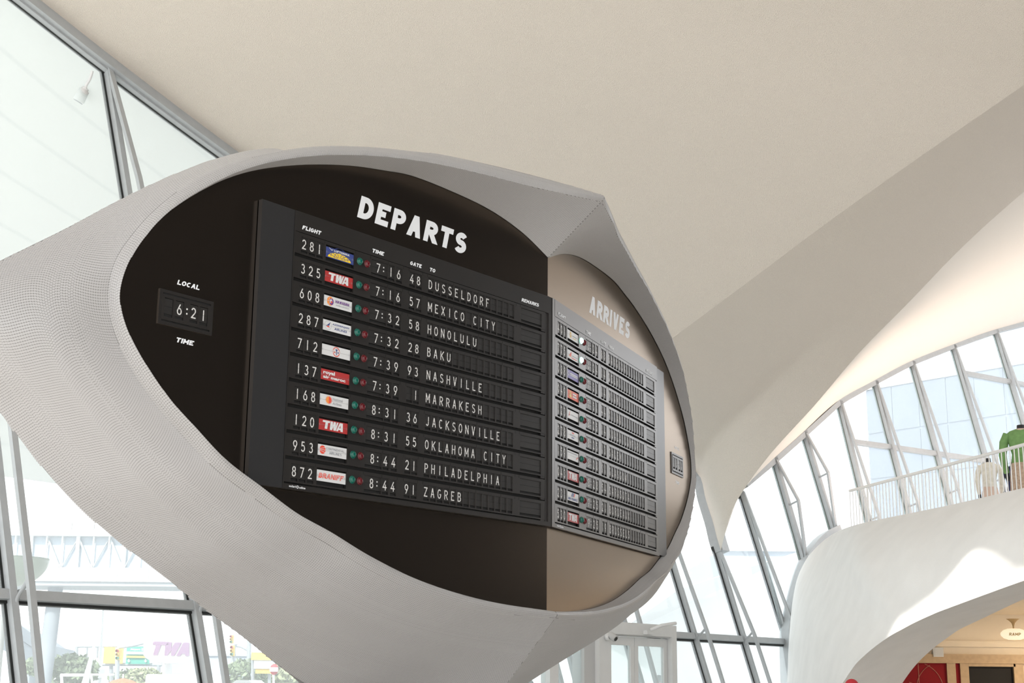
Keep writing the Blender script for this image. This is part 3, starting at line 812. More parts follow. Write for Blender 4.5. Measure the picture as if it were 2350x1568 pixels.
# ---- airline plates (drawn flat on a plate .238 x .067; x from 0, z up from 0)
def airline(kind):
    mb = MB(); mats = []
    def mi(n):
        if n not in mats: mats.append(n)
        return mats.index(n)
    lay = [0]
    def poly(P, m):
        lay[0] += 1
        mb.add([(x - .119, -.0004 * lay[0] ** .5 + .0094, z - .062) for x, z in P], [tuple(range(len(P)))], mi(m))
    def bgc(m):
        mb.box((-.119, .0100, -.062), (.238, 0, 0), (0, .003, 0), (0, 0, .0315), mi(m))
        mb.box((-.119, .0100, -.0295), (.238, 0, 0), (0, .003, 0), (0, 0, .0325), mi(m))
    def disc(cx, cz, r, m, rz=None, a0=0, a1=360, n=22):
        poly([(cx + r * math.cos(math.radians(a)), cz + (rz or r) * math.sin(math.radians(a))) for a in np.linspace(a0, a1, n)], m)
    def ring(cx, cz, r, w, m, a0=0, a1=360, n=24):
        A = [math.radians(a) for a in np.linspace(a0, a1, n)]
        lay[0] += 1; y = -.0004 * lay[0] ** .5 + .0094
        P = [(cx + (r + s_ * w / 2) * math.cos(a) - .119, y, cz + (r + s_ * w / 2) * math.sin(a) - .062) for s_ in (-1, 1) for a in A]
        mb.add(P, [(i, i + 1, n + i + 1, n + i) for i in range(n - 1)], mi(m))
    def strip(P, w, m):
        for (x0, z0), (x1, z1) in zip(P[:-1], P[1:]):
            d = math.hypot(x1 - x0, z1 - z0); nx, nz = -(z1 - z0) / d * w / 2, (x1 - x0) / d * w / 2
            poly([(x0 + nx, z0 + nz), (x0 - nx, z0 - nz), (x1 - nx, z1 - nz), (x1 + nx, z1 + nz)], m)
    def word(s_, x, z, w, h, m, bold=.0, slant=0.):
        P, Fs, asp = font2d(s_, bold)
        lay[0] += 1; y = -.0004 * lay[0] ** .5 + .0094
        mb.add([(x + p[0] * w + slant * p[1] * h - .119, y, z + p[1] * h - .062) for p in P], Fs, mi(m))
    def caps(s_, x, z, w, h, m, t=.27, slant=0., gap=.08):
        Ls, tot = letters2d(s_, h, t, .62, gap, slant, None, w)
        lay[0] += 1; y = -.0004 * lay[0] ** .5 + .0094
        for _, polys in Ls:
            for q, si in polys: mb.add([(x + a - .119, y - si * .0001, z + c_ - .062) for a, c_ in q], [tuple(range(len(q)))], mi(m))
    if kind == 'lufthansa':
        bgc('plate_blue')
        disc(.118, .003, .098, 'ink_yellow', .040, 0, 180)
        for r in (.045, .073): ring(.118, .003, r, .003, 'plate_blue', 5, 175)
        strip([(.020, .003), (.216, .003)], .004, 'plate_blue')
        for a in (30, 55, 78, 102, 125, 150):
            strip([(.118 + .018 * math.cos(math.radians(a)), .003 + .012 * math.sin(math.radians(a))), (.118 + .1 * math.cos(math.radians(a)), .003 + .042 * math.sin(math.radians(a)))], .003, 'plate_blue')
        strip([(.028, .063), (.050, .050), (.062, .058)], .003, 'plate_white'); strip([(.044, .055), (.056, .048)], .003, 'plate_white')
        caps('LUFTHANSA', .070, .046, .130, .013, 'plate_white', .24)
    elif kind == 'twa':
        bgc('plate_red')
        poly([(.036, .060), (.094, .060), (.091, .048), (.078, .048), (.072, .010), (.051, .010), (.057, .048), (.034, .048)], 'plate_white')
        poly([(.097, .060), (.117, .060), (.116, .034), (.124, .060), (.141, .060), (.142, .034), (.150, .060), (.163, .060), (.142, .008), (.122, .008), (.121, .032), (.112, .008), (.093, .008)], 'plate_white')
        poly([(.172, .060), (.198, .060), (.200, .008), (.180, .008), (.180, .017), (.164, .017), (.160, .008), (.145, .008)], 'plate_white')
        poly([(.169, .028), (.180, .028), (.180, .046)], 'plate_red')
    elif kind == 'hawaiian':
        bgc('plate_white')
        disc(.056, .034, .027, 'ink_orange', .028); disc(.066, .032, .018, 'ink_purple', .021); disc(.062, .034, .010, 'plate_white', .012)
        for a in (60, 120, 180, 240): strip([(.056, .034), (.056 + .027 * math.cos(math.radians(a)), .034 + .028 * math.sin(math.radians(a)))], .0022, 'plate_white')
        disc(.066, .029, .007, 'ink_red')
        caps('HAWAIIAN', .098, .032, .115, .018, 'ink_purple', .22); word('AIRLINES', .100, .014, .112, .008, 'ink_grey')
    elif kind == 'azerbaijan':
        bgc('plate_white')
        ring(.046, .033, .028, .0014, 'ink_grey')
        poly([(.026, .026), (.056, .034), (.064, .054), (.047, .040)], 'ink_navy'); poly([(.030, .024), (.060, .020), (.050, .031)], 'ink_red')
        word('AZERBAIJAN', .080, .038, .140, .014, 'ink_navy', .01, .15); word('AIRLINES', .098, .014, .104, .014, 'ink_navy', .01, .15)
    elif kind == 'eagle':
        bgc('plate_white')
        ring(.122, .033, .027, .0048, 'ink_red', 20, 160); ring(.122, .033, .027, .0048, 'ink_red', 200, 340); ring(.122, .033, .027, .0018, 'ink_red')
        poly([(.112, .052), (.121, .036), (.121, .014), (.126, .014), (.126, .036), (.134, .052), (.126, .046), (.122, .052), (.119, .046)], 'ink_navy')
        poly([(.100, .026), (.108, .036), (.116, .026)], 'ink_red'); poly([(.130, .026), (.137, .036), (.144, .026)], 'ink_navy')
    elif kind == 'maroc':
        bgc('plate_red')
        word('royal', .022, .030, .096, .028, 'plate_white', .045); word('air maroc', .022, .010, .184, .018, 'plate_white', .045)
    elif kind == 'national':
        bgc('plate_white')
        star = [(.076 + (.030 if k % 2 else .019) * math.cos(k * math.pi / 16), .034 + (.028 if k % 2 else .018) * math.sin(k * math.pi / 16)) for k in range(32)]
        poly(star, 'ink_orange')
        poly([p for p in star if p[0] >= .075], 'ink_red')
        word('National', .108, .036, .082, .017, 'ink_grey', .008); word('Airlines', .108, .010, .074, .017, 'ink_grey', .008)
    elif kind == 'continental':
        bgc('plate_white')
        disc(.042, .034, .024, 'ink_red', .025)
        for zz in (.022, .034, .046): strip([(.016, .034 + (zz - .034) * .3), (.07, zz + (zz - .034) * .4)], .0024, 'plate_white')
        caps('CONTINENTAL', .070, .038, .150, .014, 'ink_grey', .14); caps('AIRLINES', .096, .014, .102, .014, 'ink_grey', .14)
    elif kind == 'braniff':
        bgc('plate_white')
        caps('BRANIFF', .016, .018, .200, .030, 'ink_red', .26, .22)
        for zz in (.0235, .0305, .0375, .0435): strip([(.012, zz), (.226, zz)], .0016, 'plate_white')
    elif kind == 'gold':
        bgc('plate_white')
        for dz, rr in ((.048, .009), (.036, .012), (.022, .010)): disc(.075, dz, rr * 1.5, 'ink_gold', rr)
        disc(.075, .036, .006, 'plate_white')
        strip([(.118, .034), (.205, .034)], .006, 'ink_grey'); strip([(.118, .018), (.196, .018)], .005, 'ink_gold')
    elif kind == 'sail':
        bgc('plate_white')
        poly([(.042, .022), (.092, .058), (.086, .020)], 'ink_red'); poly([(.030, .026), (.060, .016), (.10, .022)], 'ink_orange')
        strip([(.110, .030), (.215, .030)], .006, 'ink_grey'); strip([(.092, .013), (.205, .013)], .006, 'ink_red')
    elif kind == 'violet':
        bgc('plate_violet')
        ring(.032, .038, .012, .004, 'plate_white'); disc(.032, .022, .008, 'plate_white', .005)
        strip([(.062, .040), (.222, .040)], .008, 'plate_white'); strip([(.062, .028), (.222, .028)], .007, 'plate_white')
    elif kind == 'crest':
        bgc('plate_orange')
        disc(.070, .044, .020, 'ink_gold', .015); disc(.070, .022, .026, 'ink_gold', .012); disc(.070, .044, .009, 'plate_orange', .007)
        strip([(.115, .044), (.190, .044)], .011, 'plate_white'); strip([(.115, .024), (.198, .024)], .011, 'plate_white')
    elif kind == 'swoosh':
        bgc('plate_white')
        strip([(.034, .018), (.046, .030), (.058, .052)], .006, 'ink_red'); strip([(.048, .034), (.064, .026)], .004, 'ink_red')
        strip([(.085, .034), (.215, .030)], .006, 'ink_grey')
    elif kind == 'cross':
        bgc('plate_white')
        poly([(.100, .062), (.122, .054), (.146, .062), (.142, .044), (.122, .050), (.104, .044)], 'ink_red')
        strip([(.060, .034), (.172, .034)], .010, 'ink_grey'); strip([(.092, .016), (.146, .016)], .008, 'ink_navy')
    elif kind == 'austrian':
        bgc('plate_white')
        strip([(.014, .052), (.205, .052)], .009, 'ink_grey'); strip([(.188, .014), (.206, .030), (.232, .034)], .006, 'ink_red')
    elif kind == 'france':
        bgc('plate_white')
        for k, cm in enumerate(('ink_navy', 'ink_navy', 'ink_red')): poly([(.086 + .024 * k, .034), (.102 + .024 * k, .034), (.118 + .024 * k, .062), (.102 + .024 * k, .062)], cm)
        caps('AIR FRANCE', .022, .008, .190, .017, 'ink_navy', .24)
    poly([(.0, .0318), (.238, .0318), (.238, .0310), (.0, .0310)], 'ink_grey')
    for xx in (.008, .228): poly([(xx, .024), (xx + .0016, .024), (xx + .0016, .040), (xx, .040)], 'ink_grey')
    return mb.mesh('airline_plate', mats)
_air = {}
def airline_mesh(k):
    if k not in _air: _air[k] = airline(k)
    return _air[k]
WINS = [(-.002 + .0622 * k, .0515 + .0622 * k) for k in range(3)] + [(.199, .438)] + [(.588, .735), (.743, .797), (.814, .868), (.937, .991), (1.000, 1.054)] + [(1.1155 + .0645 * k, 1.168 + .0645 * k) for k in range(14)] + [(2.085, 2.319)]
def row_mesh():
    mb = MB(); v0, v1, a, b = -.034, .0966, -.013, .087
    lbox(mb, -.05, 2.362, v0, a, -.014, 0); lbox(mb, -.05, 2.362, b, v1, -.014, 0)
    x = -.05
    for w0, w1 in WINS:
        lbox(mb, x, w0, a, b, -.014, 0); x = w1
    lbox(mb, x, 2.362, a, b, -.014, 0)
    # module joints: fine shadow gaps above the letters, as the cassettes sit side by side
    for u in (.186, .445, .580, .740, .876, .930, 1.061, 1.108, 1.366, 1.624, 1.882, 2.030, 2.075):
        lbox(mb, u - .0009, u + .0009, v0 + .002, a - .001, -.002, .0006, 1)
    lbox(mb, 2.318, 2.362, v1 - .004, v1 + .014, -.014, -.002)
    return mb
ROWM = row_mesh().mesh('row_panel', ['board_black', 'board_dark'])
def lens(m):
    mb = MB()
    r = .0215; prof = [(r * 1.12, 0), (r * 1.12, .004)] + [(r * math.cos(a), .004 + r * .75 * math.sin(a)) for a in np.linspace(0, math.pi / 2 - .05, 7)] + [(.0001, .004 + r * .75)]
    mb.lathe((0, 0, 0), prof, 18, 0, (1, 0, 0), (0, 0, 1), (0, -1, 0))
    return mb.mesh('indicator_lamp', [m])
LENS = {k: lens(k) for k in ('lamp_green', 'lamp_red', 'lamp_green_lit')}
DEP_ROWS = [('281', 'lufthansa', '7', '16', '48', 'DUSSELDORF'), ('325', 'twa', '7', '16', '57', 'MEXICO CITY'), ('608', 'hawaiian', '7', '32', '58', 'HONOLULU'),
            ('287', 'azerbaijan', '7', '32', '28', 'BAKU'), ('712', 'eagle', '7', '39', '93', 'NASHVILLE'), ('137', 'maroc', '7', '39', ' 1', 'MARRAKESH'),
            ('168', 'national', '8', '31', '36', 'JACKSONVILLE'), ('120', 'twa', '8', '31', '55', 'OKLAHOMA CITY'), ('953', 'continental', '8', '44', '21', 'PHILADELPHIA'), ('872', 'braniff', '8', '44', '91', 'ZAGREB')]
ARR_ROWS = [('401', 'gold', '6', '24', '88', 'BANGKOK'), ('775', 'sail', '6', '24', '14', 'DELHI'), ('088', 'violet', '7', '51', '14', 'MIAMI'), ('049', 'crest', '7', '51', '44', 'XI AN'),
            ('123', 'swoosh', '8', '25', '14', 'KUALA LUMPUR'), ('278', 'cross', '8', '25', '13', 'SALEM'), ('159', 'austrian', '8', '28', '91', 'GLASGOW'), ('043', 'twa', '8', '28', '54', 'SARASOTA'),
            ('231', 'france', '9', '25', '21', 'BORDEAUX'), ('530', 'twa', '9', '25', '19', 'BRUSSELS')]
def flight_board(side, rows, label):
    o_, an, D, N = board_frame(side)
    loc = o_ + D * U0 - V(0, 0, VB)
    root = thing('departures_board' if side == 'dep' else 'arrivals_board', label, 'flight board', loc, an)
    hs = MB()
    lbox(hs, -.06, 2.406, -.163, 1.50, -.034, -.024, 1)
    lbox(hs, -.06, 2.406, -.163, -.037, -.024, 0.001)
    lbox(hs, -.06, 2.406, 1.470, 1.50, -.024, -.001)
    lbox(hs, -.06, -.0505, -.037, 1.470, -.024, 0)
    lbox(hs, 2.376, 2.406, -.037, 1.470, -.024, -.010)
    hs.build('housing', ['board_black', 'board_dark'], root)
    fp = MB()
    if side == 'dep':
        lbox(fp, -.314, -.0615, -.163, 1.50, -.034, -.002)
        lbox(MB(), 2.4075, 2.4400, -.163, 1.50, -.034, -.003).build('corner_trim', 'board_black', root)
    else:
        lbox(fp, 2.4075, 2.648, -.163, 1.487, -.034, -.012)
        lbox(MB(), -.1040, -.0615, -.163, 1.50, -.034, -.0005).build('corner_trim', 'board_black', root)
    fp.build('filler_panel', 'panel_slate', root)
    hd = [('FLIGHT', -.003, .150), ('TIME', .586, .105), ('GATE', .934, .108), ('TO', 1.121, .054) if side == 'dep' else ('FROM', 1.121, .110), ('REMARKS', 2.084, .196)]
    for word_, u, wd_ in hd:
        Ls, tot = letters2d(word_, .0255, .27, .62, .10, .22, None, wd_)
        mb = MB()
        for _, polys in Ls:
            for q, si in polys: mb.add([L(u + x, -.0575 - y, .003 + si * .0002) for x, y in q], [tuple(range(len(q)))])
        mb.build('lettering', 'letter_white', root)
    # maker's mark under the last row
    mk = MB()
    P, Fs, asp = font2d('solari', .02); mk.add([L(-.012 + p[0] * .052, 1.489 - p[1] * .013, .0012) for p in P], Fs)
    P, Fs, asp = font2d('udine', .02); mk.add([L(.066 + p[0] * .048, 1.490 - p[1] * .013, .0012) for p in P], Fs)
    n = 14; A = [2 * math.pi * k / n for k in range(n)]
    mk.add([L(.053 + r_ * math.cos(a), 1.483 - r_ * math.sin(a), .0012) for r_ in (.005, .009) for a in A], [(k, (k + 1) % n, n + (k + 1) % n, n + k) for k in range(n)])
    mk.build('maker_mark', 'letter_white', root)
    for i, (fl, air, hr, mn, gt, to) in enumerate(rows):
        dz = -.1516 * i
        rp = link('row_panel', ROWM, root); rp.location = (0, 0, dz)
        def sub(name, data, u, v=0., w=0.):
            ob = link(name, data, rp); p = L(u, v, w); ob.location = tuple(p); return ob
        def cell(ch, win): 
            u = (win[0] + win[1]) / 2
            sub('flap', flap_mesh(ch, .0530, None if ch == ' ' else ch), u, 0, .0055)
        for ch, wn in zip(fl, WINS[:3]): cell(ch, wn)
        sub('airline_plate', airline_mesh(air), .3185, 0, .005)
        lit = side == 'arr' and i < 2
        a_ob = sub('indicator_lamp', LENS['lamp_green_lit' if lit else 'lamp_green'], .486, .027)
        a_ob['label'] = 'lit green lamp' if lit else 'dark green lamp lens'
        sub('indicator_lamp', LENS['lamp_red'], .550, .028)['label'] = 'dark red lamp lens'
        sub('flap', flap_mesh(hr + ':', .147, hr + ':', char_u=[(hr, -.006), (':', .0415)]), .6615, 0, .0055)
        for ch, wn in zip(mn, WINS[5:7]): cell(ch, wn)
        for ch, wn in zip(gt, WINS[7:9]): cell(ch, wn)
        for ch, wn in zip(to.ljust(14), WINS[9:23]): cell(ch, wn)
        sub('flap', flap_mesh('remark', .233), 2.202, 0, .0055)
    return root
flight_board('dep', DEP_ROWS, 'black split-flap departures board with ten rows of white flap lettering')
flight_board('arr', ARR_ROWS, 'split-flap arrivals board seen edge-on, two green lamps lit')

# ---- local-time clocks set into the face plates
def flap_clock(side, label):
    o_, an, D, N = board_frame(side)
    uc = -.783 if side == 'dep' else 3.094
    loc = o_ + D * uc + V(0, 0, -.71) + N * (PW - .001)
    root = thing('flap_clock', label, 'clock', loc, an, 'local-time flap clocks in the pod')
    W_, H_ = .365, .194
    bz = MB()
    def bx(x0, x1, z0, z1, w0, w1, mi=0, mb=None): (mb or bz).box((x0, -w1, z0), (x1 - x0, 0, 0), (0, w1 - w0, 0), (0, 0, z1 - z0), mi)
    h = W_ / 2
    bx(-h, h, 0, .018, -.003, .006); bx(-h, h, H_ - .018, H_, -.003, .006); bx(-h, -h + .02, .018, H_ - .018, -.003, .006); bx(h - .02, h, .018, H_ - .018, -.003, .006)
    bz.build('bezel', 'board_black', root)
    inn = MB()
    bx(-h + .018, h - .018, .016, H_ - .016, -.002, .0005, 1, inn)
    for x0, x1 in ((-.163, -.150), (-.094, -.077), (-.021, .020), (.074, .088), (.143, .163)): bx(x0, x1, .026, H_ - .028, .0005, .009, 0, inn)
    bx(-.163, .163, .026, .046, .0005, .0085, 0, inn); bx(-.163, .163, .148, H_ - .028, .0005, .0085, 0, inn)
    for zz in (.088, .114): bx(-.0045, .0045, zz - .0045, zz + .0045, .009, .0098, 2, inn)
    inn.build('cassette', ['board_black', 'board_dark', 'flap_white'], root)
    for ch, x in ((' ', -.122), ('6', -.049), ('2', .047), ('1', .115)):
        ob = link('flap', flap_mesh(ch, .0530, None if ch == ' ' else ch), root)
        ob.location = (x, -.0165, .132)
    return root
flap_clock('dep', 'flap clock showing local time on the departures side of the pod')
flap_clock('arr', 'flap clock showing local time on the arrivals side of the pod')

# ================================================================== ENTRANCE VESTIBULE (in front of the window wall)
mat('door_white', (.66, .67, .67), .5, noise=(6, .02))
mat('door_grey', (.50, .505, .505), .5)
mat('chrome', (.55, .56, .57), .25, metal=1)
VO = 1.9                                              # how far it stands in front of the glass
VP0 = W(12.2, 0, 0) + V(WN[0], WN[1], 0) / np.linalg.norm(WN[:2]) * VO
VN = nrm(V(WN[0], WN[1], 0))
def v_px(x, y):
    P = on_plane(x, y, VP0, VN); return float((P - VP0) @ WD), float(P[2])
def VS(u, z, w=0.): 
    q = VP0 + WD * u + VN * w; return V(q[0], q[1], z)
def vbox(mb, u0, u1, z0, z1, w0, w1): return mb.box(VS(u0, z0, w0), WD * (u1 - u0), VN * (w1 - w0), V(0, 0, z1 - z0))
door = link('door_1', None, None, kind='structure')
u_l0, zt = v_px(1368, 1434)[0], v_px(1547, 1437)[1]
u_l1, u_r0, u_r1 = v_px(1396, 1500)[0], v_px(1536, 1500)[0], v_px(1547, 1500)[0]
zh = v_px(1470, 1459)[1]
vbox(MB(), u_l0, u_l1, 0, zt, -.15, .05).build('post', 'door_white', door)
vbox(MB(), u_r0, u_r1, 0, zt, -.15, .05).build('post', 'door_white', door)
vbox(MB(), u_l1, u_r0, zh, zt, -.13, .05).build('header', 'door_white', door)
vbox(MB(), u_l1, u_r0, zh - .02, zh, -.10, .02).build('stop', 'door_grey', door)
um = v_px(1460, 1500)[0]
for a, b in ((u_l1 + .01, um - .005), (um + .005, u_r0 - .01)):
    lf = MB(); zt2 = zh - .03; st = .10
    vbox(lf, a, a + st, .02, zt2, -.08, -.03); vbox(lf, b - st, b, .02, zt2, -.08, -.03); vbox(lf, a + st, b - st, zt2 - .12, zt2, -.08, -.03); vbox(lf, a + st, b - st, .02, .25, -.08, -.03)
    leaf = lf.build('leaf', 'door_white', door)
    vbox(MB(), a + st, b - st, .25, zt2 - .12, -.062, -.052).build('pane', 'window_glass', leaf)
    hd_ = MB(); hx = b - .05 if a < um - .3 else a + .05
    hd_.tube([VS(hx, .95, 0), VS(hx, .95, .05), VS(hx, 1.35, .05), VS(hx, 1.35, 0)], .012, 8); hd_.build('handle', 'chrome', leaf)
# side screen left of the doors
uA, uB, uC = v_px(1210, 1500)[0], v_px(1272, 1500)[0], v_px(1350, 1500)[0]
vbox(MB(), uB - .10, uB + .10, 0, zt, -.15, .0).build('post', 'door_white', door)
vbox(MB(), uC - .07, u_l0, 0, zt, -.22, -.02).build('post', 'door_grey', door)
vbox(MB(), uA - 2.0, u_l0, zh, zt, -.15, .0).build('header', 'door_white', door)
for a, b in ((uA - 2.0, uB - .10), (uB + .10, uC - .07)):
    vbox(MB(), a, b, .05, zh, -.08, -.07).build('pane', 'window_glass', door)
# side return of the vestibule to the glass
for uu in (u_r1 - .05,):
    rt = MB(); rt.box(VS(uu, zh, -.15), WD * .08, -VN * 1.6, V(0, 0, zt - zh)); rt.build('header', 'door_white', door)
# door closer arm on the header
cl = thing('door_closer', 'white door closer arm on the entrance header', 'door closer', VS(*v_px(1478, 1452), .05))
z0 = v_px(1478, 1452)[1]; uq = v_px(1478, 1452)[0]
rel(vbox(MB(), uq - .10, uq + .12, z0 - .03, z0 + .03, .05, .12), cl).build('body', 'door_white', cl)
rel(MB().tube([VS(uq, z0 + .04, .12), VS(uq + .02, z0 + .10, .30), VS(uq + .34, z0 + .14, .34)], .025, 8), cl).build('arm', 'door_white', cl)
# security camera on the left post
sc_ = thing('security_camera', 'small white security camera on the entrance post', 'camera', VS(*v_px(1384, 1462), .05))
uq, z0 = v_px(1384, 1462)
rel(MB().lathe(VS(uq, z0, .05), [(.0, 0), (.055, 0), (.055, .05), (.03, .06)], 14, 0, WD, V(0, 0, 1), VN), sc_).build('mount', 'door_white', sc_)
hb = MB(); hb.tube([VS(uq + .02, z0 + .03, .10), VS(uq + .02, z0 - .03, .20)], [.048, .052], 14)
rel(hb, sc_).build('housing', 'door_grey', sc_)
rel(MB().tube([VS(uq + .02, z0 - .03, .20), VS(uq + .02, z0 - .034, .207)], [.032, .030], 14), sc_).build('lens', 'gasket', sc_)

# ================================================================== BALCONY: railing and dressed mannequins
mat('rail_white', (.78, .77, .75), .4)
mat('form_black', (.015, .015, .017), .6)
mat('cloth_green', (.16, .30, .10), .8, noise=(14, .12))
mat('cloth_tan', (.46, .34, .25), .85, noise=(30, .2))
mat('cloth_navy', (.025, .03, .09), .8)
mat('cloth_sky', (.42, .50, .75), .8)
mat('cloth_cream', (.74, .70, .62), .85, noise=(20, .1))
mat('cloth_blush', (.66, .50, .42), .85, noise=(8, .05))
r0, r1, r2 = at_height(1950, 1127, 5.2), at_height(2350, 1021, 5.2), at_height(2620, 949, 5.2)
rr = thing('railing', 'white balcony railing of thin upright bars above the arch', 'railing', (r1[0], r1[1], 4.2))
rel(MB().tube(even([r0, r1, r2], 30), .028, 8), rr).build('handrail', 'rail_white', rr)
pts_ = even([r0, r1, r2], int(np.linalg.norm(r1 - r0) / .112) + int(np.linalg.norm(r2 - r1) / .112))
for k, p in enumerate(pts_):
    w_ = .030 if k % 12 == 6 else .014
    mb = MB(); mb.cbox((p[0], p[1], 4.68), (w_, w_, .98)); rel(mb, rr).build('baluster', 'rail_white', rr)
def mannequin(label, x, d, ztop, jacket, skirt, facing, scale=1., scarf=None, long=False, group='dressed mannequins on the balcony'):
    P = pt(x, 1000, d); P[2] = 4.2
    H = ztop - 4.2                                        # neck top above the floor
    r = thing('mannequin', label, 'mannequin', P, facing, group)
    k = H / 1.55 * scale; z = H / 1.55
    def ell(rows, n=18):
        return np.array([[(rx * k * math.cos(a), ry * k * math.sin(a), h * z) for a in np.linspace(0, 2 * math.pi, n)] for rx, ry, h in rows])
    MB().lathe((0, 0, 0), [(.16, 0), (.16, .02), (.02, .03), (.018, .60 * z)], 18).build('stand', 'rail_white', r)
    tor = MB().grid(ell([(.135, .10, .93), (.15, .11, 1.00), (.135, .095, 1.10), (.165, .115, 1.24), (.18, .115, 1.34), (.20, .10, 1.40), (.15, .085, 1.445), (.065, .06, 1.475)]))
    for sx in (-1, 1):
        tor.tube([(sx * .17 * k, 0, 1.40 * z), (sx * .225 * k, .01, 1.28 * z), (sx * .25 * k, .015, 1.10 * z), (sx * .24 * k, -.03, .95 * z), (sx * .22 * k, -.07, .84 * z)], [.062 * k, .058 * k, .05 * k, .044 * k, .036 * k], 12)
    tor.build('jacket', jacket, r)
    for sx in (-1, 1):
        MB().tube([(sx * .22 * k, -.07, .845 * z), (sx * .215 * k, -.085, .77 * z), (sx * .21 * k, -.09, .72 * z)], [.03 * k, .034 * k, .015 * k], 10).build('hand', 'form_black', r)
    low = .18 if long else .46
    MB().grid(ell([(.145, .105, .97), (.17, .125, .86), (.18, .13, .72), (.19, .135, low)])).build('skirt', skirt, r)
    if not long:
        for sx in (-1, 1): MB().tube([(sx * .075, 0, low * z + .02), (sx * .07, .01, .25 * z), (sx * .07, 0, .03)], [.055, .05, .03], 10).build('leg', 'form_black', r)
    MB().lathe((0, 0, 1.455 * z), [(.060 * k, 0), (.052 * k, .04), (.050 * k, .085), (.047 * k, .09), (.0, .095)], 16).build('neck_cap', 'form_black', r)
    if scarf:
        s_ = MB(); s_.lathe((0, 0, 1.445 * z), [(.085 * k, -.01), (.078 * k, .03), (.06 * k, .035)], 16)
        s_.tube([(-.04, -.07, 1.45 * z), (-.06, -.115, 1.34 * z), (-.05, -.12, 1.22 * z)], [.022, .028, .012], 8)
        s_.build('scarf', scarf, r)
    return r
mannequin('headless mannequin in a green jacket and tan skirt behind the railing', 2344, 24.6, 6.02, 'cloth_green', 'cloth_tan', 2.7, 1.12, 'cloth_blush')
mannequin('headless mannequin in a cream coat and blush dress behind the railing', 2264, 25.6, 5.56, 'cloth_cream', 'cloth_blush', 2.9, .95, long=True)
mannequin('headless mannequin in navy jacket and pale blue skirt, partly hidden behind the green one', 2318, 26.4, 5.62, 'cloth_navy', 'cloth_sky', 2.6, .9)

# ================================================================== LOBBY under the balcony
mat('panel_red', (.22, .004, .008), .6, ior=1.3)
mat('panel_line', (.35, .12, .08), .4)
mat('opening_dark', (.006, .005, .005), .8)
mat('lamp_glow', (1.0, .90, .66), .4, emit=.75)
mat('lamp_gold', (.55, .36, .16), .45)
LY = 29.6
def lob_pt(x, y, back=0.): 
    d = ray(x, y); t_ = (LY - back - EYE[1]) / d[1]; return EYE + d * t_
def lbx(mb, x0, x1, y0, y1, d0, d1):
    a, b = lob_pt(x0, y1), lob_pt(x1, y0)
    return mb.box((a[0], LY - d1, max(a[2], 0)), (b[0] - a[0], 0, 0), (0, d1 - d0, 0), (0, 0, b[2] - max(a[2], 0)))
trim = lbx(MB(), 1990, 2950, 1509, 1521, 0, .12).build('trim_1', 'wood_tan', kind='structure')
lbx(MB(), 1990, 2950, 1478, 1483, 0, .05).build('trim_2', 'lobby_plaster', kind='structure')
def red_panel(x0, x1, label):
    a = lob_pt((x0 + x1) / 2, 1568)
    r = thing('wall_panel', label, 'wall panel', (a[0], LY - .02, 0), 0, 'red lacquer panels in the lobby')
    rel(lbx(MB(), x0, x1, 1523, 1720, .001, .06), r).build('panel', 'panel_red', r)
    return r
p1 = red_panel(2078, 2181, 'dark red lacquered wall panel with thin arc lines')
for cx, cz, rad in ((2073, 1620, 52), (2165, 1585, 61), (2100, 1585, 61)):
    c_ = lob_pt(cx, cz); R_ = rad * .0092
    pp = [(c_[0] + R_ * math.cos(a), LY - .063, c_[2] + R_ * math.sin(a)) for a in np.linspace(0, math.pi, 30)]
    xl, xr = lob_pt(2079, 1550)[0], lob_pt(2180, 1550)[0]; zt_ = lob_pt(2100, 1524)[2]
    pp = [q for q in pp if xl < q[0] < xr and q[2] < zt_]
    if len(pp) > 2: rel(MB().tube(pp, .008, 6), p1).build('arc_line', 'panel_line', p1)
xa = lob_pt(2106, 1545); 
rel(MB().cbox((xa[0], LY - .062, xa[2] / 2 + .5), (.016, .012, xa[2] + .3)), p1).build('upright_line', 'panel_line', p1)
red_panel(2189, 2212, 'narrow red lacquered wall panel beside the dark opening')
for x0, x1 in ((2181, 2189), (2212, 2219), (2336, 2344)):
    lbx(MB(), x0, x1, 1521, 1720, .0, .10).build('trim_3', 'wood_tan', kind='structure')
do = link('door_2', None, None, kind='structure')
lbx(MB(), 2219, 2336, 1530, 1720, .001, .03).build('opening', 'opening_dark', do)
lbx(MB(), 2219, 2326, 1521, 1530, .0, .10).build('lintel', 'wood_tan', do)
sp_ = thing('speaker_box', 'small white square speaker box on the lobby wall', 'speaker', lob_pt(2149, 1508))
rel(lbx(MB(), 2138, 2160, 1487, 1508, .0, .14), sp_).build('cabinet', 'door_white', sp_)
rel(lbx(MB(), 2141, 2159, 1489, 1506, .14, .146), sp_).build('grille', 'plate_white', sp_)
# hanging RAMP lamp
c_ = pt(2327, 1456, 24.5)
lm = thing('pendant_sign', 'glowing oval pendant lamp sign in the lobby reading ramp', 'lamp', (c_[0], c_[1], 3.0))
sx_ = .24
gl = MB(); n = 28
prof = [(0, -.098), (.10, -.094), (.18, -.070), (.225, -.03), (.235, 0), (.225, .03), (.18, .070), (.10, .094), (0, .098)]
gl.lathe(c_, [(r_, h) for r_, h in prof], n)
gl.v = [(c_[0] + (p[0] - c_[0]), c_[1] + (p[1] - c_[1]) * .35, p[2]) for p in gl.v]
rel(gl, lm).build('globe', 'lamp_glow', lm)
rel(MB().lathe((c_[0], c_[1], c_[2]), [(.012, .09), (.014, .14), (.03, .19), (.075, .235), (.115, .26)], 18), lm).build('stem', 'lamp_gold', lm)
tx = MB(); Ls, tot = letters2d('RAMP', .050, .22, .62, .14, .15, None, .20)
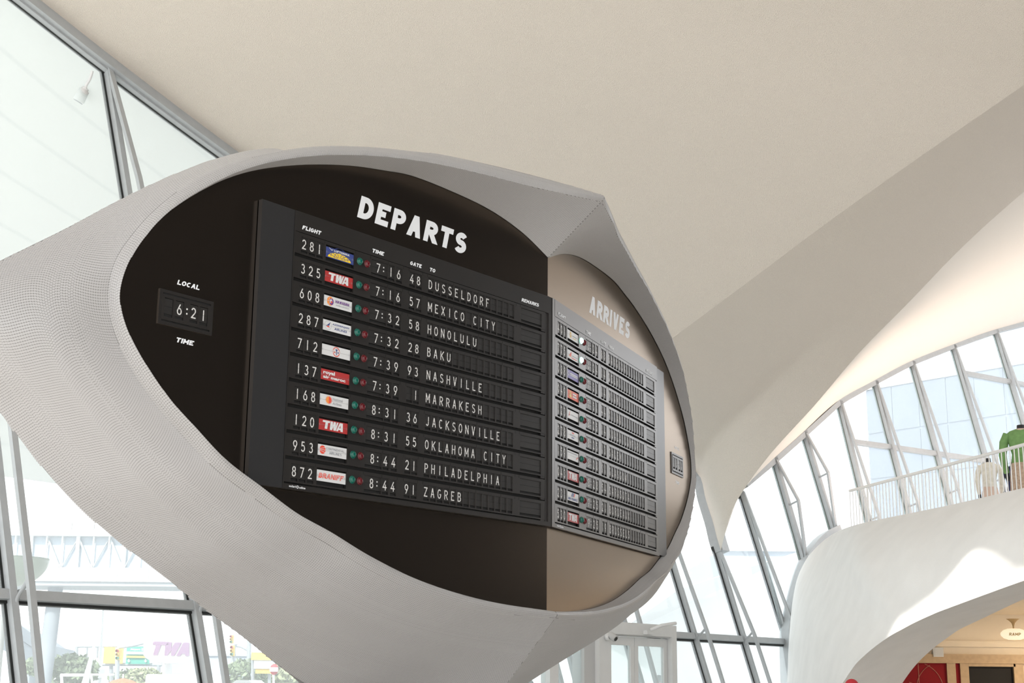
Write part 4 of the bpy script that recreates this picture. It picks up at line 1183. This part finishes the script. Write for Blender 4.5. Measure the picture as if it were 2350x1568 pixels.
for _, polys in Ls:
    for q, si in polys: tx.add([(c_[0] - .115 + x, c_[1] - .0855 - si * .0004, c_[2] - .028 + y) for x, y in q], [tuple(range(len(q)))])
rel(tx, lm).build('lettering', 'lamp_gold', lm)
# recessed lobby downlights, out of the picture but part of the room
for (x, y, lb_) in ((12.8, 26.0, 'round recessed lobby downlight between its two neighbours'), (11.2, 27.6, 'round recessed lobby downlight nearest the lobby wall'), (15.5, 25.0, 'round recessed lobby downlight farthest from the arch')):
    dl = thing('downlight', lb_, 'lamp', (x, y, 3.0), 0, 'lobby downlights')
    MB().lathe((0, 0, 0), [(0, -.004), (.16, -.004), (.20, 0), (.20, .02)], 20).build('lens', 'lamp_glow', dl)
    lt = bpy.data.lights.new('downlight', 'AREA'); lt.shape = 'DISK'; lt.size = .34; lt.energy = 95; lt.color = (1, .80, .55)
    lo_ = link('bulb', lt, dl); lo_.location = (0, 0, -.02)

# unseen uplights added on the balcony floor to brighten the vault above the glass
for k, u in enumerate((2.6, 5.4, 8.2, 11.0)):
    q = W2(u, 1.9, 1.6)
    ul = thing('vault_fill_light', ('uplight on the balcony floor, nearest the buttress', 'uplight on the balcony floor behind the railing', 'uplight on the balcony floor behind the mannequins', 'uplight on the balcony floor, farthest along the glass')[k], 'lamp', (q[0], q[1], 4.2), 0, 'added vault fill lights')
    MB().lathe((0, 0, 0), [(0, 0), (.16, 0), (.16, .10), (.13, .11)], 16).build('housing', 'rail_white', ul)
    MB().lathe((0, 0, .105), [(0, 0), (.13, 0)], 16).build('lens', 'lamp_glow', ul)
    lt = bpy.data.lights.new('uplight', 'AREA'); lt.shape = 'DISK'; lt.size = .26; lt.energy = 80; lt.color = (1, .76, .62); lt.spread = math.radians(150)
    lo_ = link('bulb', lt, ul); lo_.location = (0, 0, .13); lo_.rotation_euler = (math.pi, 0, 0)

# ================================================================== OUTSIDE THE GLASS
mat('ext_white', (.74, .75, .76), .7, noise=(2, .03))
mat('ext_concrete', (.27, .30, .34), .9, noise=(1.2, .06))
mat('ext_glass_blue', (.40, .46, .53), .4, noise=(.6, .05))
mat('facade_blue', (.15, .175, .225), .6, noise=(.6, .05))
mat('ext_steel', (.34, .37, .40), .5)
mat('ext_wall_blue', (.33, .37, .43), .8, noise=(.5, .04))
mat('sign_yellow', (.72, .48, .10), .6)
mat('sign_green', (.05, .34, .27), .6)
mat('sign_red', (.55, .04, .06), .6)
mat('sign_maroon', (.30, .20, .32), .6)
mat('leaf_green', (.19, .24, .15), .9, noise=(5, .5))
mat('leaf_pale', (.30, .33, .20), .9, noise=(5, .5))
mat('bark', (.14, .11, .09), .9)
mat('orange_cloth', (.65, .14, .06), .8)
mat('car_paint', (.70, .71, .72), .25, coat=.5)
mat('car_glass', (.05, .06, .07), .1)
mat('tyre', (.02, .02, .02), .8)
mat('bowl_glass', (.42, .50, .42), .3)
mat('skin', (.50, .32, .24), .6)
mat('hair_dark', (.03, .022, .02), .7)
mat('coat_grey', (.10, .10, .11), .8)
mat('coat_dark', (.04, .045, .06), .8)
mat('cap_red', (.45, .02, .03), .7)

# ---- roof wing outside the glass, its underside cast against narrow boards
_m = bpy.data.materials.new('soffit_cast'); _m.use_nodes = True
_nt = _m.node_tree; _b = _nt.nodes['Principled BSDF']; _b.inputs['Roughness'].default_value = .9
_w = _nt.nodes.new('ShaderNodeTexWave'); _w.inputs['Scale'].default_value = .30; _w.inputs['Distortion'].default_value = .15; _w.inputs['Detail'].default_value = 2
_tc = _nt.nodes.new('ShaderNodeTexCoord'); _mp = _nt.nodes.new('ShaderNodeMapping'); _mp.inputs['Rotation'].default_value = (0, 0, math.radians(216.9))
_cr = _nt.nodes.new('ShaderNodeValToRGB'); _cr.color_ramp.elements[0].position = 0.0; _cr.color_ramp.elements[0].color = (.60, .62, .62, 1)
_cr.color_ramp.elements[1].position = .03; _cr.color_ramp.elements[1].color = (.68, .695, .69, 1)
_nt.links.new(_tc.outputs['Object'], _mp.inputs['Vector']); _nt.links.new(_mp.outputs[0], _w.inputs['Vector']); _nt.links.new(_w.outputs['Fac'], _cr.inputs[0]); _nt.links.new(_cr.outputs[0], _b.inputs['Base Color'])
MATS['soffit_cast'] = _m
OD = 13.0
PL = on_plane(60, 1101, T0 + WOUT * OD, WOUT)
u_pl = float((PL - T0) @ WD)
G = []
for u in np.linspace(-9, 15.9, 40):
    vi = head_v(u) if u > -3.1 else 10.3 + (-3.1 - u) * .40
    a = W(u, vi + .05, -.05); b = PL + WD * (u - u_pl)
    a2 = a + WOUT * .4
    G.append([a * (1 - f) + b * f + V(0, 0, .9 * math.sin(math.pi * f)) for f in np.linspace(0, 1, 24)])
G = np.array(G)
wing = MB().grid(G)
top_ = G + V(0, 0, .35)
wing.grid(top_, flip=True); wing.grid(np.stack([G[:, -1], top_[:, -1]], 1)); wing.grid(np.stack([G[-1], top_[-1]], 1)); wing.grid(np.stack([G[0], top_[0]], 1), flip=True)
wing.build('roof_wing', 'soffit_cast', kind='structure')

# ---- floodlight hung outside by the head of the window
fl = thing('floodlight', 'small white floodlight on a curved arm outside the upper window', 'floodlight', pt(203, 168, 19.2))
rel(MB().tube(catmull([pt(212, 163, 19.2), pt(206, 182, 19.2), pt(198, 195, 19.2), pt(196, 204, 19.2)], 10), .02, 8), fl).build('arm', 'ext_white', fl)
hd_ = MB(); ax = nrm(pt(180, 228, 19.2) - pt(197, 202, 19.2)); hd_.tube([pt(197, 202, 19.2), pt(194, 206, 19.2), pt(193, 207, 19.2), pt(180, 232, 19.2)], [.045, .05, .072, .080], 16)
rel(hd_, fl).build('housing', 'ext_white', fl)
e_ = pt(179.6, 232.6, 19.2); rel(MB().tube([e_, e_ + ax * .01], [.066, .066], 16), fl).build('lens', 'ext_steel', fl)
# ---- glass bowl lamp behind the first mullion
c_ = pt(20, 1281, 18.2); R_ = 90 * 18.2 / FPX
bl = thing('bowl_light', 'pale green glass bowl uplight outside the lower window', 'lamp', (c_[0], c_[1], c_[2] - R_))
prof = [(R_ * math.cos(a), -R_ * .74 * math.sin(a)) for a in np.linspace(0, math.pi / 2 - .06, 12)]
rel(MB().lathe(c_, [(R_ * .94, -.01)] + prof + [(0.02, -R_ * .74)], 36), bl).build('bowl', 'bowl_glass', bl)
rel(MB().lathe(c_, [(0, .02), (R_ * .5, .015), (R_ * .94, -.01)], 36), bl).build('diffuser', 'bowl_glass', bl)
foot = c_ - V(0, 0, R_ * .74)
rel(MB().tube([foot + V(0, 0, .02), foot - V(0, 0, .10), V(foot[0] - .05, foot[1] + .1, 0)], [.05, .035, .05], 12), bl).build('stem', 'ext_white', bl)

# ---- glazed footbridge on a concrete column
d = 60.0
BY = pt(250, 1300, d)[1]
bx_ = lambda x: pt(x, 1300, d)[0]
bz_ = lambda y: pt(250, y, d)[2]
br = thing('footbridge', 'pale glazed footbridge with diagonal truss bars beyond the lower window', 'footbridge', (bx_(250), BY, 0))
def bbox(x0, x1, y0, y1, w0, w1, name, m): rel(MB().box((bx_(x0), BY + w0, bz_(y1)), (bx_(x1) - bx_(x0), 0, 0), (0, w1 - w0, 0), (0, 0, bz_(y0) - bz_(y1))), br).build(name, m, br)
bbox(-160, 620, 1217, 1230, -.2, 3.4, 'top_beam', 'ext_white')
for k, x in enumerate(range(100, 620, 52)): bbox(x, x + 50, 1190, 1217, .4, 3.0, 'roof_panel', 'ext_white')
bbox(-160, 620, 1336, 1346, .0, 3.2, 'soffit_beam', 'ext_steel')
for x in range(-160, 620, 36): bbox(x, x + 35, 1304, 1336, -.1, 3.3, 'deck_panel', 'ext_white')
for k, x in enumerate(range(-150, 620, 36)):
    bbox(x - (4 if k % 3 == 0 else 1.5), x + (4 if k % 3 == 0 else 1.5), 1230, 1304, 0, .12, 'post', 'ext_white')
    bbox(x + 2, x + 34, 1231, 1303, .18, .22, 'pane', 'ext_glass_blue')
    y0, y1 = (1238, 1302) if k % 2 else (1302, 1238)
    if x > 90:
        p, q = V(bx_(x + 3), BY + .08, bz_(y0)), V(bx_(x + 33), BY + .08, bz_(y1))
        rel(MB().bar(p, q, V(.07, 0, .05), V(0, .08, 0)), br).build('diagonal', 'ext_steel', br)
cl_ = pt(128, 1345, d + 1.2); rr_ = 17.5 * d / FPX
rel(MB().tube([V(cl_[0] - .25, cl_[1], 0), V(cl_[0] - .12, cl_[1], 2.6), V(cl_[0], cl_[1], bz_(1346))], [rr_, rr_, rr_ * .96], 24), br).build('column', 'ext_concrete', br)
# ---- curved road ramp
d = 85.0
rp_ = thing('road_ramp', 'curving concrete road ramp seen behind the leftmost mullion', 'road ramp', pt(40, 1560, d))
pth = catmull([pt(-130, 1360, d - 6), pt(-40, 1396, d - 3), pt(30, 1426, d), pt(78, 1458, d + 2), pt(116, 1480, d + 4), pt(170, 1494, d + 8)], 30)
rail(mb := MB(), pth, V(0, 0, 1), V(0, 1, 0), -.75, 0, 0, .3); rel(mb, rp_).build('parapet', 'ext_concrete', rp_)
rail(mb := MB(), pth, V(0, 0, 1), V(0, 1, 0), -1.9, -.75, .2, 7); rel(mb, rp_).build('deck', 'ext_concrete', rp_)
pz = pt(60, 1470, d + 2); rel(MB().tube([V(pz[0], pz[1] + 3, 0), V(pz[0], pz[1] + 3, pz[2] - 1.2)], .7, 16), rp_).build('column', 'ext_concrete', rp_)

# ---- signs, signals and street furniture beyond the lower window
def px_box(root, name, m, x0, x1, y0, y1, d, th=.1):
    a, b = pt(x0, y1, d), pt(x1, y0, d)
    return rel(MB().box((a[0], a[1], a[2]), (b[0] - a[0], 0, 0), (0, th, 0), (0, 0, b[2] - a[2])), root).build(name, m, root)
def px_text(root, name, m, s_, x0, x1, y0, y1, d, bold=.03):
    a, b = pt(x0, y1, d), pt(x1, y0, d)
    P, Fs, _ = font2d(s_, bold)
    return rel(MB().add([(a[0] + p[0] * (b[0] - a[0]), a[1] - .02, a[2] + p[1] * (b[2] - a[2])) for p in P], Fs), root).build(name, m, root)
def px_tube(root, name, m, P, d, r): return rel(MB().tube([pt(x, y, d) for x, y in P], r, 10), root).build(name, m, root)
d = 70.0
gs = thing('sign_gantry', 'overhead road sign gantry with one yellow and one green board', 'road sign', (pt(300, 1560, d)[0], pt(300, 1560, d)[1], 0))
for (P, r) in (([(175, 1484), (350, 1483)], .07), ([(176, 1484), (176, 1570)], .08), ([(200, 1484), (199, 1510)], .05), ([(224, 1484), (223, 1510)], .05), ([(205, 1525), (372, 1526)], .09), ([(364, 1526), (364, 1570)], .10), ([(255, 1526), (256, 1570)], .10)):
    px_tube(gs, 'beam', 'ext_steel', P, d + .3, r)
px_box(gs, 'yellow_board', 'sign_yellow', 236, 281, 1486, 1523, d)
gb = px_box(gs, 'green_board', 'sign_green', 288, 342, 1485, 1524, d)
px_box(gs, 'board_band', 'plate_white', 289, 341, 1496, 1502, d - .03, .03)
px_box(gs, 'board_band', 'sign_yellow', 289, 341, 1506, 1510, d - .03, .03)
px_text(gs, 'lettering', 'plate_white', 'Airport', 299, 322, 1488, 1494.5, d - .02)
px_text(gs, 'lettering', 'plate_white', 'E', 325, 329, 1488, 1494, d - .02)
for ax_ in (295.5, 334):
    ar = MB(); y_ = pt(0, 0, d)[1]
    pp = [(ax_ - 1.3, 1513), (ax_ + 1.3, 1513), (ax_ + 1.3, 1517), (ax_ + 4.5, 1516), (ax_, 1521), (ax_ - 4.5, 1516), (ax_ - 1.3, 1517)]
    rel(ar.prism([pt(x, y, d - .06) for x, y in pp], (0, .02, 0)), gs).build('arrow', 'plate_white', gs)
# white oval-bottomed sign with the big TWA
d = 52.0
ts = thing('airline_sign', 'big white sign with slanted twa letters on a tapering pedestal', 'sign', (pt(383, 1560, d)[0], pt(383, 1560, d)[1], 0))
ol = [(330, 1470), (447, 1474), (449, 1502)] + [(390 + 60 * math.cos(a), 1500 + 23 * math.sin(a)) for a in np.linspace(.1, math.pi - .1, 18)] + [(329, 1503)]
rel(MB().prism([pt(x, y, d) for x, y in ol], (-.5, 2.0, 0)), ts).build('panel', 'ext_white', ts)
q3 = lambda P: [pt(350 + (x - 350), y, d - .04) for x, y in P]
for P in ([(352, 1472.5), (387, 1473.5), (385.5, 1481), (370, 1480.5), (361, 1504), (351, 1504), (358, 1480), (350, 1480)],
          [(379, 1482), (387, 1474), (394, 1474), (393, 1488), (401, 1475), (417, 1475), (400, 1505.5), (392, 1505.5), (393, 1493), (384, 1505), (377, 1505)],
          [(421, 1475), (434, 1475.5), (434, 1506), (425, 1506), (425, 1501), (417, 1501), (413, 1506), (404, 1506)]):
    rel(MB().prism(q3(P), (0, .03, 0)), ts).build('letter', 'sign_maroon', ts)
pc = pt(384, 1525, d + 1)
rel(MB().tube([V(pc[0] - .06, pc[1], 0), V(pc[0] + .02, pc[1], pc[2] - .1), V(pc[0] + .03, pc[1], pc[2] + .1)], [.30, .16, .12], 16), ts).build('pedestal', 'ext_white', ts)
# traffic signals
def signal(x, y0, y1, d, pole, label, arm=None):
    t_ = thing('traffic_signal', label, 'traffic light', (pt(pole, y1, d)[0], pt(pole, y1, d)[1], 0), 0, 'traffic signals beyond the window')
    n = 3; hh = (y1 - y0) / n
    a = pt(x, y0, d); b = pt(x, y1, d); w_ = (y1 - y0) * d / FPX * .30
    rel(MB().cbox((a + b) / 2 + V(0, .2, 0), (w_, .3, b[2] - a[2] if b[2] > a[2] else a[2] - b[2])), t_).build('housing', 'sign_yellow', t_)
    for k, mm in enumerate(('sign_red', 'sign_yellow', 'sign_green')):
        c = pt(x, y0 + (k + .5) * hh, d); r_ = hh * d / FPX * .36
        rel(MB().lathe(c + V(0, .04, 0), [(0, .02), (r_, 0), (r_ * 1.1, .20), (r_ * .95, .20)], 14, 0, (1, 0, 0), (0, 0, 1), (0, -1, 0)), t_).build('lens', mm, t_)
    P = [pt(pole, 1590, d)]; P = [V(P[0][0], P[0][1] + .4, 0), pt(pole, y0 - 4, d) + V(0, .4, 0)]
    rel(MB().tube(P, .09, 10), t_).build('pole', 'ext_steel', t_)
    if arm: rel(MB().tube([pt(px_, py_, d) + V(0, .4, 0) for px_, py_ in arm], .06, 8), t_).build('arm', 'ext_steel', t_)
    return t_
signal(270, 1490, 1515, 55, 264, 'traffic signal with yellow housing in front of the yellow board', [(264, 1486), (300, 1481), (345, 1470)])
signal(530.5, 1458, 1477, 60, 568, 'tall traffic signal near the pod edge with a bent mast arm', [(568, 1494), (550, 1484), (532, 1481)])
signal(532, 1482, 1506, 58, 532, 'lower traffic signal with amber heads on its own post')
# mast, guyed pole and boxes
ms = thing('lamp_mast', 'thin pale lamp mast rising above the street', 'lamp post', V(pt(230, 1560, 66)[0], pt(230, 1560, 66)[1], 0))
px_tube(ms, 'mast', 'ext_white', [(227, 1590), (231, 1500), (235, 1440), (237, 1400)], 66, [.12, .09, .05, .04])
px_box(ms, 'cabinet', 'ext_white', 217, 239, 1536, 1556, 65.5, .4)
lp = thing('leaning_pole', 'pale pole leaning against the sky by the bushes', 'pole', V(pt(196, 1560, 60)[0], pt(196, 1560, 60)[1], 0))
px_tube(lp, 'pole', 'ext_white', [(193, 1580), (206, 1524), (217, 1480), (227, 1445)], 60, [.16, .10, .06, .03])
pb = thing('pipe_barrier', 'white pipe barrier along the kerb', 'barrier', V(pt(170, 1560, 48)[0], pt(170, 1560, 48)[1], 0))
px_tube(pb, 'rail', 'ext_white', [(139, 1550), (199, 1550)], 48, .05)
for x in (141, 197): px_tube(pb, 'post', 'ext_white', [(x, 1550), (x + 2, 1585)], 48, .05)
px_tube(pb, 'rail', 'ext_white', [(207, 1549), (262, 1549)], 48, .035)
px_tube(pb, 'post', 'ext_white', [(209, 1549), (214, 1585)], 48, .04)
um_ = thing('market_umbrella', 'orange-red market umbrella with white finial', 'umbrella', V(pt(282, 1562, 50)[0], pt(282, 1562, 50)[1], 0))
c = pt(282, 1561, 50)
rel(MB().lathe(c, [(1.1, -.42), (.75, -.22), (.35, -.02), (.02, .06)], 8), um_).build('canopy', 'orange_cloth', um_)
rel(MB().tube([c + V(0, 0, .04), c + V(0, 0, .20)], .03, 8), um_).build('finial', 'ext_white', um_)
rel(MB().tube([V(c[0], c[1], 0), c], .03, 8), um_).build('pole', 'ext_white', um_)
# yellow-headed information sign and red round no-entry sign
d = 45.0
inf = thing('information_sign', 'white notice sign with yellow top and foot by the pod edge', 'road sign', V(pt(598, 1560, d)[0], pt(598, 1560, d)[1], 0))
px_box(inf, 'top_board', 'sign_yellow', 576, 624, 1498, 1515, d); px_box(inf, 'notice', 'plate_white', 582, 622, 1515, 1535, d - .02); px_box(inf, 'foot_board', 'sign_yellow', 586, 622, 1536, 1546, d)
for x in (580, 618): px_tube(inf, 'post', 'ext_steel', [(x, 1500), (x, 1600)], d + .2, .05)
ne = thing('no_entry_sign', 'round red and white road sign on a thin post', 'road sign', V(pt(629, 1560, 38)[0], pt(629, 1560, 38)[1], 0))
c = pt(629, 1537, 38); r_ = 13 * 38 / FPX
rel(MB().lathe(c, [(0, 0), (r_ * .75, 0), (r_ * .75, -.03)], 24, 0, (1, 0, 0), (0, 0, 1.25), (0, -1, 0)), ne).build('disc', 'sign_red', ne)
rel(MB().cbox(c + V(0, -.03, 0), (r_ * 1.46, .02, r_ * .75)), ne).build('band', 'plate_white', ne)
px_tube(ne, 'post', 'ext_white', [(628, 1548), (628, 1600)], 38.2, .03)
# low pale building across the road
lb = thing('warehouse', 'low pale blue building across the road', 'building', V(pt(560, 1530, 130)[0], pt(560, 1530, 130)[1], 0))
def slab_px(root, name, m, x0, x1, y0, d, dep): 
    a, b = pt(x0, y0, d), pt(x1, y0, d); return rel(MB().box((a[0], a[1], -.3), (b[0] - a[0], 0, 0), (0, dep, 0), (0, 0, a[2] + .3)), root).build(name, m, root)
slab_px(lb, 'wall', 'ext_wall_blue', 395, 650, 1504, 130, 20)
px_box(lb, 'roof_edge', 'ext_steel', 393, 652, 1502, 1505, 129.8, .3)
for x in range(400, 640, 30): px_box(lb, 'window', 'ext_glass_blue', x, x + 22, 1512, 1522, 129.9, .1)
# shrubs: each a crown of leaf blades on a short stem
def shrub(x, y, d, rx, rz, label, m='leaf_green', n=900, seed=1):
    c = pt(x, y, d); r_ = random.Random(seed)
    t_ = thing('shrub', label, 'shrub', V(c[0], c[1], 0), 0, 'roadside shrubs')
    mb = MB()
    for _ in range(n):
        a, b_, q = r_.uniform(0, 6.283), math.acos(r_.uniform(-1, 1)), r_.uniform(.35, 1) ** .5
        p = c + V(rx * q * math.sin(b_) * math.cos(a), rx * q * math.sin(b_) * math.sin(a), rz * q * math.cos(b_))
        s_ = r_.uniform(.10, .22) * rx / 1.2
        u1 = nrm(V(r_.gauss(0, 1), r_.gauss(0, 1), r_.gauss(0, 1))); u2 = nrm(np.cross(u1, V(r_.gauss(0, 1), r_.gauss(0, 1), .3)))
        mb.add([p - u1 * s_, p + u2 * s_ * .5, p + u1 * s_, p - u2 * s_ * .5], [(0, 1, 2, 3)])
    f = rel(mb, t_).build('foliage', m, t_); f['kind'] = 'stuff'
    rel(MB().tube([V(c[0], c[1], -.2), c], [.09, .05], 8), t_).build('stem', 'bark', t_)
shrub(165, 1540, 62, 1.15, .75, 'dark shrub beside the concrete column', seed=2)
shrub(186, 1540, 74, 1.1, .65, 'dark shrub under the empty gantry frame', seed=3)
shrub(300, 1558, 75, 1.2, .5, 'dark shrub below the green sign board', seed=4)
shrub(332, 1560, 60, .8, .5, 'pale green shrub beside the sign pedestal', 'leaf_pale', seed=5)
shrub(565, 1552, 46, .75, .55, 'bushy shrub in front of the information sign', seed=6)
shrub(650, 1556, 60, 1.0, .6, 'shrub beside the round road sign', 'leaf_pale', seed=7)
shrub(95, 1530, 78, 1.0, .6, 'shrub under the curving ramp', seed=8)
# vehicles
def vehicle(name, label, x0, x1, ytop, d, hgt, van=False):
    a, b = pt(x0, ytop, d), pt(x1, ytop, d); Lx = b[0] - a[0]; cx, cy = (a[0] + b[0]) / 2, a[1]; zt_ = a[2]; k = zt_
    t_ = thing(name, label, 'car' if not van else 'van', (cx, cy, 0))
    if van: P = [(-.5, .22), (.5, .22), (.5, .55), (.47, .92), (.44, 1.), (-.48, 1.), (-.5, .96)]
    else: P = [(-.5, .25), (.5, .25), (.5, .52), (.47, .60), (.30, .66), (.16, .93), (.04, 1.0), (-.20, 1.0), (-.34, .92), (-.46, .68), (-.5, .62)]
    bd = MB().prism([V(x * Lx, -.85, z * k) for x, z in P], (0, 1.7, 0)); bd.build('body', 'car_paint', t_)
    Q = [(.44, .6), (.44, .85), (.25, .9), (.25, .6)] if van else [(.24, .68), (.13, .90), (.02, .95), (-.19, .95), (-.30, .88), (-.40, .68)]
    MB().prism([V(x * Lx, -.87, z * k) for x, z in Q], (0, .03, 0)).build('window', 'car_glass', t_)
    for wx in (-.31, .32):
        for sy in (-.86, .70): MB().lathe((wx * Lx, sy, .33), [(.02, 0), (.33, 0), (.33, .18), (.02, .18)], 20, 0, (1, 0, 0), (0, 0, 1), (0, 1, 0)).build('wheel', 'tyre', t_)
vehicle('delivery_van', 'white delivery van roof showing behind the sign pedestal', 352, 520, 1548, 40, 2.2, True)
vehicle('parked_car', 'white car roof at the foot of the pod edge', 522, 640, 1561, 34, 1.6)

# ---- buildings beyond the balcony windows
d = 80.0
hb = thing('hotel_block', 'tall pale blue building with a panelled face beyond the balcony windows', 'building', V(pt(2150, 1200, d)[0], pt(2150, 1200, d)[1], 0))
HA, HB2 = pt(1988, 897, d), pt(2520, 833, d - 10)
hdv = nrm(V(HB2[0] - HA[0], HB2[1] - HA[1], 0)); hout = V(hdv[1], -hdv[0], 0); hl = np.linalg.norm((HB2 - HA)[:2]); htop = HA[2]
rel(MB().box((HA[0], HA[1], -.3), hdv * hl, -hout * 18, V(0, 0, htop + .3)), hb).build('wall', 'ext_wall_blue', hb)
rel(MB().box(V(HA[0], HA[1], htop) + hout * .15, hdv * hl, -hout * .4, V(0, 0, .25)), hb).build('parapet', 'ext_white', hb)
nc, nr = 8, 7
for i in range(nc):
    for j in range(nr):
        o_ = V(HA[0], HA[1], 0) + hdv * (hl * i / nc + .03) + V(0, 0, htop * j / nr + .05)
        rel(MB().box(o_ + hout * .08, hdv * (hl / nc - .06), -hout * .07, V(0, 0, htop / nr - .10)), hb).build('facade_panel', 'facade_blue', hb)
fb = thing('far_terminal', 'long low building seen past the buttress foot', 'building', V(pt(1740, 1330, 140)[0], pt(1740, 1330, 140)[1], 0))
slab_px(fb, 'wall', 'ext_wall_blue', 1655, 1830, 1262, 140, 25)
px_box(fb, 'roof_edge', 'ext_white', 1652, 1833, 1252, 1264, 139.5, .5)
for x in range(1660, 1826, 14): px_box(fb, 'fin', 'ext_white', x, x + 3, 1268, 1330, 139.6, .3)
# bright sloping canopy close to the far glass
cn = thing('entrance_canopy', 'white sloping canopy outside by the buttress foot', 'canopy', V(*pt(1620, 1420, 44)[:2], 0))
cp = [pt(1380, 1478, 44), pt(1560, 1352, 44), pt(1660, 1318, 46), pt(1850, 1262, 50), pt(1850, 1585, 50) * V(1, 1, 0), pt(1380, 1585, 44) * V(1, 1, 0)]
rel(MB().prism(cp, (0, 3, 0)), cn).build('fascia', 'ext_white', cn)

# ---- people
def person(label, x, d, top, hair, coat, trousers, face_dir, cap=None):
    """standing adult: one skinned body, clothes by height, hair or cap as a child"""
    P = pt(x, 1560, d); H = top
    r = thing('person', label, 'person', (P[0], P[1], 0), face_dir)
    s_ = H / 1.75
    J = [(0, 0, .95), (0, .01, 1.10), (0, .015, 1.28), (0, .01, 1.42), (0, .0, 1.50), (0, -.005, 1.56), (0, -.02, 1.64), (0, -.01, 1.70)]
    R_ = [(.15, .11), (.14, .10), (.165, .11), (.15, .085), (.062, .06), (.062, .066), (.078, .095), (.055, .065)]
    E_ = [(i, i + 1) for i in range(7)]
    for sx in (-1, 1):
        b0 = len(J)
        J += [(sx * .19, .01, 1.40), (sx * .245, .03, 1.12), (sx * .25, -.03, .88), (sx * .245, -.06, .80), (sx * .24, -.075, .72)]
        R_ += [(.065, .065), (.048, .048), (.034, .036), (.026, .045), (.016, .03)]
        E_ += [(3, b0)] + [(b0 + k, b0 + k + 1) for k in range(4)]
        b0 = len(J)
        J += [(sx * .10, 0, .86), (sx * .105, -.02, .48), (sx * .11, .02, .09), (sx * .115, -.13, .035)]
        R_ += [(.098, .10), (.064, .066), (.043, .05), (.045, .032)]
        E_ += [(0, b0)] + [(b0 + k, b0 + k + 1) for k in range(3)]
    me = bpy.data.meshes.new('body'); me.from_pydata([tuple(c * s_ for c in j) for j in J], E_, []); me.update()
    for k in (coat, 'skin', trousers): me.materials.append(MATS[k])
    ob = link('body', me, r)
    sk = ob.modifiers.new('skin', 'SKIN'); sk.use_smooth_shade = True
    sv = me.skin_vertices[0].data if me.skin_vertices else None
    if sv is None:
        bm = bmesh.new(); bm.from_mesh(me); bm.verts.layers.skin.verify(); bm.to_mesh(me); bm.free(); sv = me.skin_vertices[0].data
    for k, (a, b_) in enumerate(R_): sv[k].radius = (a * s_, b_ * s_)
    sv[0].use_root = True
    ob.modifiers.new('smooth', 'SUBSURF').render_levels = 2
    dg = bpy.context.evaluated_depsgraph_get(); m2 = bpy.data.meshes.new_from_object(ob.evaluated_get(dg))
    ob.modifiers.clear(); ob.data = m2
    m2.materials.clear()
    for k in (coat, 'skin', trousers): m2.materials.append(MATS[k])
    for p in m2.polygons:
        z = p.center.z / s_; p.material_index = 1 if z > 1.49 or (z < .84 and abs(p.center.x) > .2 * s_) else (2 if z < .86 else 0)
        p.use_smooth = True
    hd_ = MB(); c = V(0, -.005 * s_, 1.655 * s_)
    prof = [(.088 * s_ * math.cos(a), .098 * s_ * math.sin(a)) for a in np.linspace(-.25, math.pi / 2 - .02, 9)]
    hd_.lathe(c + V(0, .012, 0), prof, 20, 0, (1, 0, 0), (0, 1.12, 0), (0, 0, 1)); hd_.build('cap' if cap else 'hair', cap or hair, r)
    fc = MB()
    fc.lathe(V(0, -.108 * s_, 1.625 * s_), [(.016 * s_, -.02), (.012 * s_, .01), (.004, .03)], 8, 0)
    for sx in (-1, 1): fc.lathe(V(sx * .085 * s_, .01, 1.63 * s_), [(.005, -.03), (.018, -.01), (.018, .012), (.004, .03)], 8, 0)
    fc.build('nose_and_ears', 'skin', r)
    return r
person('person with dark hair in a grey coat behind the glass entrance door', 1512, 25.5, 1.735, 'hair_dark', 'coat_grey', 'coat_dark', .2)
person('person with dark hair standing at the foot of the pod', 1213, 20.0, 1.635, 'hair_dark', 'coat_dark', 'coat_grey', 2.6)
person('person in a red knit cap in front of the arch', 1955, 17.2, 1.665, 'hair_dark', 'coat_dark', 'coat_grey', .4, 'cap_red')
